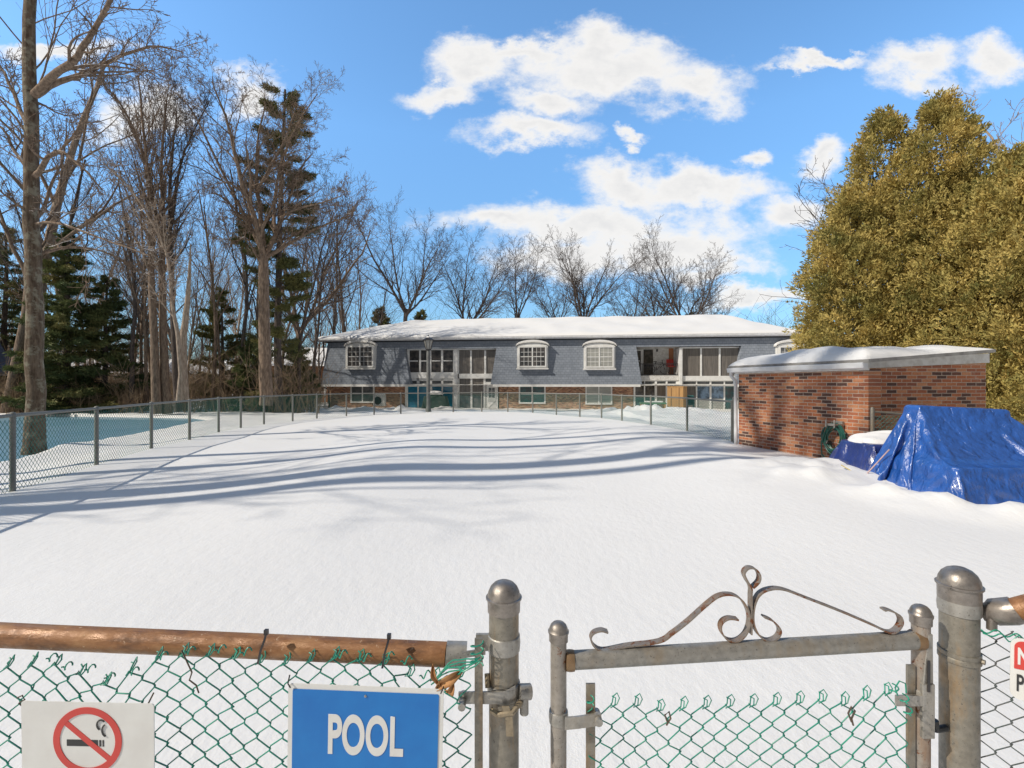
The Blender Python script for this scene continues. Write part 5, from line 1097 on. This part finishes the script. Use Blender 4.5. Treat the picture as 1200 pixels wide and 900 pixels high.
b = MB(); cloth(b, a0, a1, topL, .30, seed=2, r=.00165, wob=.0028); par(b.build('chain_link_mesh', M['green_wire'], None, True), fl_)
# twisted loose ends and ties
rr = random.Random(9); plain('bright_green_wire', (.02, .32, .2), (.015, .2, .14), 40, .4); BG = bpy.data.materials['bright_green_wire']
def twist(p, e_, nm='wire_twist'): return par(MB().tube(p, .0016, 5).build(nm, BG, None, True), e_)
for (px, py) in ((60, 772), (78, 782), (105, 785), (128, 795), (156, 788), (190, 770), (222, 764), (258, 762), (288, 765), (400, 768), (428, 772), (455, 770), (476, 775), (498, 792)):
    c = P(px, py, 1.07); pts = []
    for k in range(12): a = k * .9; pts.append(c + Vector((-.012 + k * .0024, .004 * math.sin(a), -.006 + k * .0016 + .006 * math.cos(a))))
    twist(pts, fl_)
for k in range(5):
    c = P(535, 785, 1.06); pts = [c + Vector((-.05 + .1 * t + .004 * math.sin(9 * t + k), -.004 * k + .01 * math.sin(6 * t), -.022 + .05 * t + .018 * math.sin(3.1 * t) * (1 - .3 * k) + rr.gauss(0, .001))) for t in [i / 14 for i in range(15)]]; twist(pts, fl_)
for k in range(3):
    c = P(559, 758 + k * 9, 1.08); twist([c + Vector((.014 * math.cos(t), .010 * math.sin(t), .003 * t - .008)) for t in [i * .6 for i in range(12)]], fl_)

for (px, py0, lean) in ((309, 748, -7), (453, 753, -5)):
    p = [P(px + 3, py0 - 6, 1.078), P(px + 1, py0 + 2, 1.062), P(px + lean * .5, py0 + 14, 1.058), P(px + lean, py0 + 30, 1.07)]; b = MB(); b.strip(p, (.0022, 0, 0), .002); c = p[0]; b.box(c.x - .004, c.x + .004, c.y - .004, c.y + .004, c.z - .003, c.z + .008); par(b.build('cable_tie', M['black'], None, True), fl_)
for (px0, py0, L_) in ((213, 762, [(213, 762), (219, 775), (225, 788), (222, 797), (230, 803), (233, 812)]), (180, 816, [(180, 812), (176, 820), (172, 828), (170, 832), (174, 826)]), (24, 816, [(20, 818), (26, 815), (29, 820), (22, 824), (28, 829), (34, 828)])):
    par(MB().tube([P(x, y, 1.066) for x, y in L_], .0017, 5).build('tie_wire', plain('rusty_wire', (.12, .08, .05), (.06, .05, .04), 30, .6), None, True), fl_)
# dry leaf caught at the end of the rail
lf_ = empty('dead_leaf', P(522, 792, 1.05), label='dry orange brown leaf caught in the wire at the end of the rusty rail', cat='leaf')
def leaf_part(pts_, name='leaf_blade'):
    nv_ = 9; V = []; 
    for i in range(nv_):
        t = i / (nv_ - 1); a, b_ = Vector(pts_[0]), Vector(pts_[1]); c = a.lerp(b_, t) + Vector(pts_[2]) * math.sin(math.pi * t); wd = pts_[3] * math.sin(math.pi * min(1, t * .9 + .08)) ** .8; ax = (b_ - a).normalized().cross(Vector((.2, 1, .1))).normalized()
        for s in (-1, -.5, 0, .5, 1): V.append(c + ax * wd * s + Vector((0, -.007 * abs(s) + .003 * math.sin(9 * t), 0)))
    Fq = [(i * 5 + j, i * 5 + j + 1, i * 5 + 6 + j, i * 5 + 5 + j) for i in range(nv_ - 1) for j in range(4)]
    o_ = MB().add(V, Fq).build(name, M['litter'], lf_, True); s_ = o_.modifiers.new('thick', 'SOLIDIFY'); s_.thickness = .0008
leaf_part(((-.02, 0, -.026), (.038, 0, .012), (0, -.008, .006), .012)); leaf_part(((-.012, 0, -.02), (-.026, -.004, .03), (-.004, -.004, 0), .007)); leaf_part(((0, 0, -.03), (.02, -.01, -.006), (.003, -.01, -.004), .009))

# signs on the mesh
def text(s, size, loc_, mat_, parent, th=.0006, bold=.0, sx=1.0, name='lettering', align='CENTER'):
    cu = bpy.data.curves.new(name, 'FONT'); cu.body = s; cu.size = size; cu.extrude = th; cu.offset = bold; cu.align_x = align; cu.space_character = 1.02
    tmp = bpy.data.objects.new(name, cu); col.objects.link(tmp); dg = bpy.context.evaluated_depsgraph_get(); me = bpy.data.meshes.new_from_object(tmp.evaluated_get(dg)); bpy.data.objects.remove(tmp)
    me.materials.clear(); me.materials.append(mat_); o_ = link_mesh(name, me, parent); o_.rotation_euler = (R(90), 0, 0); o_.location = loc_; o_.scale = (sx, 1, 1); return o_
white = plain('sign_white', (.74, .74, .71), (.68, .67, .64), 14, .45); blue = plain('sign_blue', (.003, .15, .50), (.006, .19, .56), 9, .4); redm = plain('sign_red', (.62, .06, .045), (.55, .05, .04), 9, .45); black = plain('sign_black', (.03, .03, .03), rough=.5)
def rounded(w_, h_, r, n=6): return [(cx + r * math.cos(a), cz + r * math.sin(a)) for cx, cz, a0_ in ((w_ / 2 - r, h_ / 2 - r, 0), (-w_ / 2 + r, h_ / 2 - r, 90), (-w_ / 2 + r, -h_ / 2 + r, 180), (w_ / 2 - r, -h_ / 2 + r, 270)) for a in [R(a0_ + 90 * k / n) for k in range(n + 1)]]
DS = 1.05
def sx_(px): return (px - 600) / F * DS
wS = sx_(519) - sx_(336.5); hS = .24; ps = P(427.7, 803, DS)
sg = empty('pool_sign', (ps.x, ps.y, ps.z - hS / 2), R(-.5), label='blue sign with white border reading POOL wired to the near fence', cat='sign'); sg.rotation_euler = (R(2), R(1.6), R(-1))
MB().prism([(x, 0, z) for x, z in rounded(wS, hS, .008)], (0, .002, 0)).build('plate', white, sg)
MB().prism([(x, -.0012, z) for x, z in rounded(wS - .02, hS - .022, .004)], (0, .001, 0)).build('blue_field', blue, sg)
text('POOL', .118, (.0, -.0014, hS / 2 - .068 - .079), white, sg, bold=.0036, sx=.52)
for (x, z) in ((0, hS / 2 - .020),): MB().lathe([(.0028, 0), (.0026, .0015), (.0005, .0022)], k=12).build('screw', M['galv_clean'], sg).matrix_local = Matrix.Translation((x, -.0013, z)) @ Matrix.Rotation(R(90), 4, 'X')
for s in (-1, 1): MB().tube([(s * (wS / 2 - .006), -.003, hS / 2 - .007), (s * (wS / 2 - .002), -.006, hS / 2 + .004), (s * (wS / 2 + .002), .01, hS / 2 + .012)], .0016, 5).build('tie_wire', M['black'], sg, True)
wN = sx_(181) - sx_(26); pn = P(103, 822, DS)
sn = empty('prohibition_sign', (pn.x, pn.y, pn.z - .11), label='white sign with red prohibition ring wired to the near fence', cat='sign'); sn.rotation_euler = (R(2), R(1.2), 0)
MB().prism([(x, 0, z) for x, z in rounded(wN, .22, .006)], (0, .002, 0)).build('plate', white, sn)
ro, ri, cz = .074, .060, .11 - .010 - .074; b = MB(); k = 64
vs = [(r_ * math.cos(2 * math.pi * i / k), y, cz + r_ * math.sin(2 * math.pi * i / k)) for y in (-.0012, .0) for r_ in (ro, ri) for i in range(k)]
fs = [(i, (i + 1) % k, k + (i + 1) % k, k + i) for i in range(k)] + [(i, 2 * k + i, 2 * k + (i + 1) % k, (i + 1) % k) for i in range(k)] + [(k + i, k + (i + 1) % k, 3 * k + (i + 1) % k, 3 * k + i) for i in range(k)]
b.add(vs, fs); c_, s_ = math.cos(R(-40)), math.sin(R(-40)); b.hexa([(x * c_ - z * s_, -.0009, cz + x * s_ + z * c_) for x, z in ((-.062, -.006), (.062, -.006), (.062, .006), (-.062, .006))], [(x * c_ - z * s_, .0, cz + x * s_ + z * c_) for x, z in ((-.062, -.006), (.062, -.006), (.062, .006), (-.062, .006))])
b.build('prohibition_ring', redm, sn)
b = MB(); b.strip([(.030 + .009 * math.cos(a), -.0014, cz + .036 + .011 * math.sin(a)) for a in [R(x) for x in range(250, 30, -15)]], (0, .0005, 0), .003); b.strip([(.041 + .009 * math.cos(a), -.0014, cz + .024 + .013 * math.sin(a)) for a in [R(x) for x in range(110, 270, 15)]], (0, .0005, 0), .003)
b.box(-.045, .022, -.0006, 0, cz - .012, cz + .002); b.box(.025, .029, -.0006, 0, cz - .012, cz + .002); b.box(.032, .035, -.0006, 0, cz - .012, cz + .002)
b.build('pictogram', black, sn)

# gate
gate = empty('gate', P(655, 850, 1.12), label='low metal gate with curled scroll ornament and green chain link mesh', cat='gate'); gate.location.z = 0
def pg(o_): return par(o_, gate)
gl = P(654.5, 745, 1.12); gr = .0185; zt1 = P(654.5, 745, 1.12).z
pg(MB().lathe([(gr, -.2), (gr, zt1)], (gl.x, gl.y, 0), 24).build('frame_upright', M['galv_rusty'], None, True)); b = MB(); dome(b, (gl.x, gl.y), gr * 1.08, zt1 + .012, 28, .024); pg(b.build('upright_cap', M['cap'], None, True))
g2_ = P(1079, 720, 1.15); zt2 = P(1079, 722, 1.15).z
pg(MB().lathe([(gr, -.2), (gr, zt2)], (g2_.x, g2_.y, 0), 24).build('frame_upright', M['galv_rusty'], None, True)); b = MB(); dome(b, (g2_.x, g2_.y), gr * 1.08, zt2 + .006, 28, .024); pg(b.build('upright_cap', M['cap'], None, True))
r0_ = P(664, 774, 1.12); r1_ = P(1078, 749.5, 1.15); pg(MB().tube([r0_, r0_.lerp(r1_, .5), r1_], .0205, 24).build('top_rail', M['galv'], None, True))
wm = galv_mat('rusty_weld', (.36, .25, .15), (.25, .12, .05), .8)
for c in (r0_ + Vector((.008, 0, 0)), r1_ - Vector((.006, 0, 0))):
    b = MB().lathe([(.003, -.012), (.0225, -.009), (.0235, 0), (.0225, .009), (.003, .012)], (0, 0, 0), 20); m4 = Matrix.Translation(c) @ Matrix.Rotation(R(90), 4, 'Y'); b.v = [tuple(m4 @ Vector(v)) for v in b.v]
    pg(b.build('weld_seam', wm, None, True))
# scrolls: flat bar curled in the plane of the gate
def smooth(pts, n=10):
    out = []; m_ = len(pts); V_ = [Vector(p) for p in pts]
    for k in range(m_ - 1):
        a, b_, c, d = V_[max(k - 1, 0)], V_[k], V_[k + 1], V_[min(k + 2, m_ - 1)]
        for i in range(n): t = i / n; out.append(.5 * ((2 * b_) + (c - a) * t + (2 * a - 5 * b_ + 4 * c - d) * t * t + (3 * b_ - a - 3 * c + d) * t ** 3))
    return out + [V_[-1]]
def scroll(pix, name='scroll', mat_='scroll', D0=1.125, slope=.00006):
    pts = smooth([P(x, y, D0 + (x - 660) * slope) for x, y in pix]); return pg(MB().strip(pts, (0, .009, 0), .0035).build(name, M[mat_], None, True))
scroll([(712, 740), (704, 738), (695, 741), (692, 748), (697, 757), (708, 761), (735, 756), (772, 751), (788, 741), (806, 727), (826, 709), (841, 698), (856, 696), (868, 702), (876, 716), (877, 730), (872, 743), (862, 750), (851, 748), (844, 738), (845, 729), (853, 724), (864, 725)])
scroll([(894, 722), (905, 727), (913, 737), (910, 746), (900, 750), (889, 744), (882, 730), (882, 712), (888, 697), (900, 690), (917, 690), (944, 700), (985, 716), (1020, 731), (1040, 740), (1049, 738), (1055, 729), (1052, 720), (1040, 714), (1034, 714)])
scroll([(879, 742), (879, 700), (879, 688), (874, 679), (871, 671), (876, 665), (884, 666), (889, 673), (888, 681), (881, 688)])
# clamps, tension bars, latch
b = MB(); tx = P(692, 800, 1.118); b.box(tx.x - .0105, tx.x + .0105, tx.y - .003, tx.y + .003, -.1, P(692, 801, 1.118).z); pg(b.build('tension_bar', M['galv_stained'], None)); b = MB(); t2 = P(1067, 790, 1.142); b.box(t2.x - .009, t2.x + .009, t2.y - .003, t2.y + .003, -.1, P(1067, 779, 1.142).z); pg(b.build('tension_bar', M['galv_stained'], None))
zc2 = P(654, 846, 1.10).z; b = MB(); brace_band(b, (gl.x, gl.y), gr, zc2, .03, .003); b.strip([(gl.x + .012, gl.y - .022, zc2 - .002), (gl.x + .04, gl.y - .024, zc2 + .002), (gl.x + .095, gl.y - .016, zc2 + .004)], (0, 0, .0135), .005); b.tube([(gl.x + .088, gl.y - .03, zc2 + .004), (gl.x + .088, gl.y + .01, zc2 + .004)], .009, 10)
pg(b.build('brace_band', M['galv_clean'], None, True)); b = MB(); zc3 = P(1079, 820, 1.13).z; brace_band(b, (g2_.x, g2_.y), gr, zc3, .034, .003); b.box(g2_.x - .075, g2_.x - .0, g2_.y - .022, g2_.y - .017, zc3 - .014, zc3 + .010)
pg(b.build('brace_band', M['galv_clean'], None, True))
b = MB(); zf_ = zt2 - .062; b.hexa([(g2_.x - .012, g2_.y - .021, zf_ - .09), (g2_.x + .014, g2_.y - .019, zf_ - .09), (g2_.x + .014, g2_.y - .012, zf_ - .09), (g2_.x - .012, g2_.y - .012, zf_ - .09)], [(g2_.x + .002, g2_.y - .019, zf_ + .028), (g2_.x + .014, g2_.y - .018, zf_ + .028), (g2_.x + .014, g2_.y - .01, zf_ + .028), (g2_.x + .002, g2_.y - .01, zf_ + .028)])
b.box(g2_.x - .014, g2_.x + .015, g2_.y - .0225, g2_.y - .0125, zc3 - .09, zf_ - .086); pg(b.build('flattened_latch_bar', M['galv_clean'], None, bevel=.002))
pg(MB().box(g2_.x - .004, g2_.x + .002, g2_.y - .0245, g2_.y - .0225, zc3 + .02, zf_ - .03).build('latch_slot', M['black'], None))
c0_, c1_ = P(690, 825, 1.12), P(1068, 812, 1.142); c0_.z = c1_.z = 0; LnG = (c1_ - c0_).length
def topG(s):
    px = 690 + (1068 - 690) * s / LnG; pts_ = [(690, 826), (720, 822), (750, 824), (780, 832), (800, 828), (880, 824), (960, 819), (985, 824), (1010, 818), (1040, 813), (1056, 824), (1068, 822)]
    return EYE - (np.interp(px, [p[0] for p in pts_], [p[1] for p in pts_]) - 450) / F * 1.13
b = MB(); cloth(b, c0_, c1_, topG, .30, seed=5, r=.0015, w_=.0268, wob=.0012); pg(b.build('chain_link_mesh', M['green_wire'], None, True))
for (px, py) in ((694, 822), (1050, 808), (1062, 820), (1066, 834)):
    c = P(px, py, 1.1); twist([c + Vector((.008 * math.cos(t) - .004, .008 * math.sin(t), .0025 * t - .01)) for t in [i * .7 for i in range(12)]], gate)
twist([P(x, y, 1.11) for x, y in ((1052, 815), (1049, 806), (1054, 798), (1061, 801), (1062, 812))], gate)
for L_ in ([(782, 846), (779, 838), (784, 834), (786, 842), (781, 850)], [(998, 846), (994, 836), (998, 828), (1002, 833), (998, 842), (1000, 850)]): pg(MB().tube([P(x, y, 1.105) for x, y in L_], .0022, 5).build('tie_wire', bpy.data.materials['rusty_wire'], None, True))
# latch post
lp_ = P(1124, 700, 1.165); lr = .0375; lzt = P(1124, 684, 1.165).z
lpo = empty('gate_post', (lp_.x, lp_.y, 0), label='thick weathered metal post with dome cap at the right of the gate', cat='post')
MB().lathe([(lr, -.3), (lr, lzt)], k=36).build('pipe', M['galv_stained'], lpo, True); b = MB(); dome(b, (0, 0), lr, lzt + .0, 36, .038); b.build('cap', M['cap'], lpo, True)
b = MB(); zz = P(1124, 717, 1.13).z; brace_band(b, (0, 0), lr, zz, .036, .003); zz2 = P(1124, 776, 1.13).z; b.build('brace_band', M['galv_clean'], lpo, True)
b = MB(); b.lathe([(lr + .0005, zz2 - .012), (lr + .003, zz2 - .011), (lr + .003, zz2 - .003), (lr + .0015, zz2), (lr + .003, zz2 + .003), (lr + .003, zz2 + .011), (lr + .0005, zz2 + .012)], k=36); b.tube([(lr * .6, -lr * .85, zz2), (lr * .7, -lr * 1.0, zz2)], .006, 8); b.build('latch_band', M['galv_stained'], lpo, True)
b = MB(); zz3 = P(1102, 862, 1.13).z; b.tube([(-lr - .002, -.01, zz3), (-lr - .028, -.012, zz3 - .002), (-lr - .032, -.012, zz3 + .02)], .008, 8); b.build('latch_catch', M['dark_metal'], lpo, True)
# right run of fence with the grey mesh
fr_ = empty('right_fence', P(1180, 850, 1.1), label='near chain link fence with grey mesh at the lower right', cat='fence'); fr_.location.z = 0
def pf(o_): return par(o_, fr_)
q0, q1, q2 = P(1150, 718, 1.155), P(1186, 716, 1.12), P(1290, 690, 1.03)
pf(MB().tube([q1, q1.lerp(q2, .5), q2], .0255, 24).build('top_rail', M['rust'], None, True))
pf(MB().tube([q0, q0.lerp(q1, .25), q0.lerp(q1, .4), q1, q1.lerp(q2, .06)], [.018, .022, .029, .030, .029], 20).build('rail_end_cup', M['cap'], None, True)); pf(MB().tube([q0 + Vector((.005, -.02, -.03)), q0 + Vector((.005, -.02, .028))], .010, 10).build('band_bolt', M['cap'], None, True))
d0, d1 = P(1149, 740, 1.15), P(1300, 735, 1.0); d0.z = d1.z = 0
b = MB(); cloth(b, d0, d1, lambda s: EYE - (737 + s * 25 - 450) / F * (1.15 - .6 * s) , .30, loops=False, seed=8, r=.0014, w_=.026, wob=.0012); pf(b.build('chain_link_mesh', M['dark_wire'], None, True))
pts = [P(1150 + k * 3, 738 + 3 * math.sin(k * .8) + k * .55, 1.12 - k * .001) for k in range(20)]; twist(pts, fr_); twist([p + Vector((0, -.004, -.006 + .004 * math.sin(i))) for i, p in enumerate(pts)], fr_)
pr = P(1231, 754, 1.03); wR = .125; hR = .135
sr_ = empty('private_sign', (pr.x, pr.y, pr.z - hR / 2), label='red and white sign starting NO and PR wired to the right fence', cat='sign'); sr_.rotation_euler = (R(2), 0, R(-28))
MB().prism([(x, 0, z) for x, z in rounded(wR, hR, .018)], (0, .002, 0)).build('plate', white, sr_)
rp = [(x, z) for x, z in rounded(wR - .012, hR - .012, .014) if z > 0]; b = MB().prism([(x, -.0012, z) for x, z in rp] + [(-(wR - .012) / 2, -.0012, -.0), ((wR - .012) / 2, -.0012, -.0)], (0, .001, 0)); b.build('red_field', redm, sr_)
text('NO', .05, (-wR / 2 + .010, -.0014, .012), white, sr_, bold=.0014, sx=.55, align='LEFT'); text('PRIVATE', .052, (-wR / 2 + .009, -.0008, -.048), black, sr_, bold=.0006, sx=.48, align='LEFT')
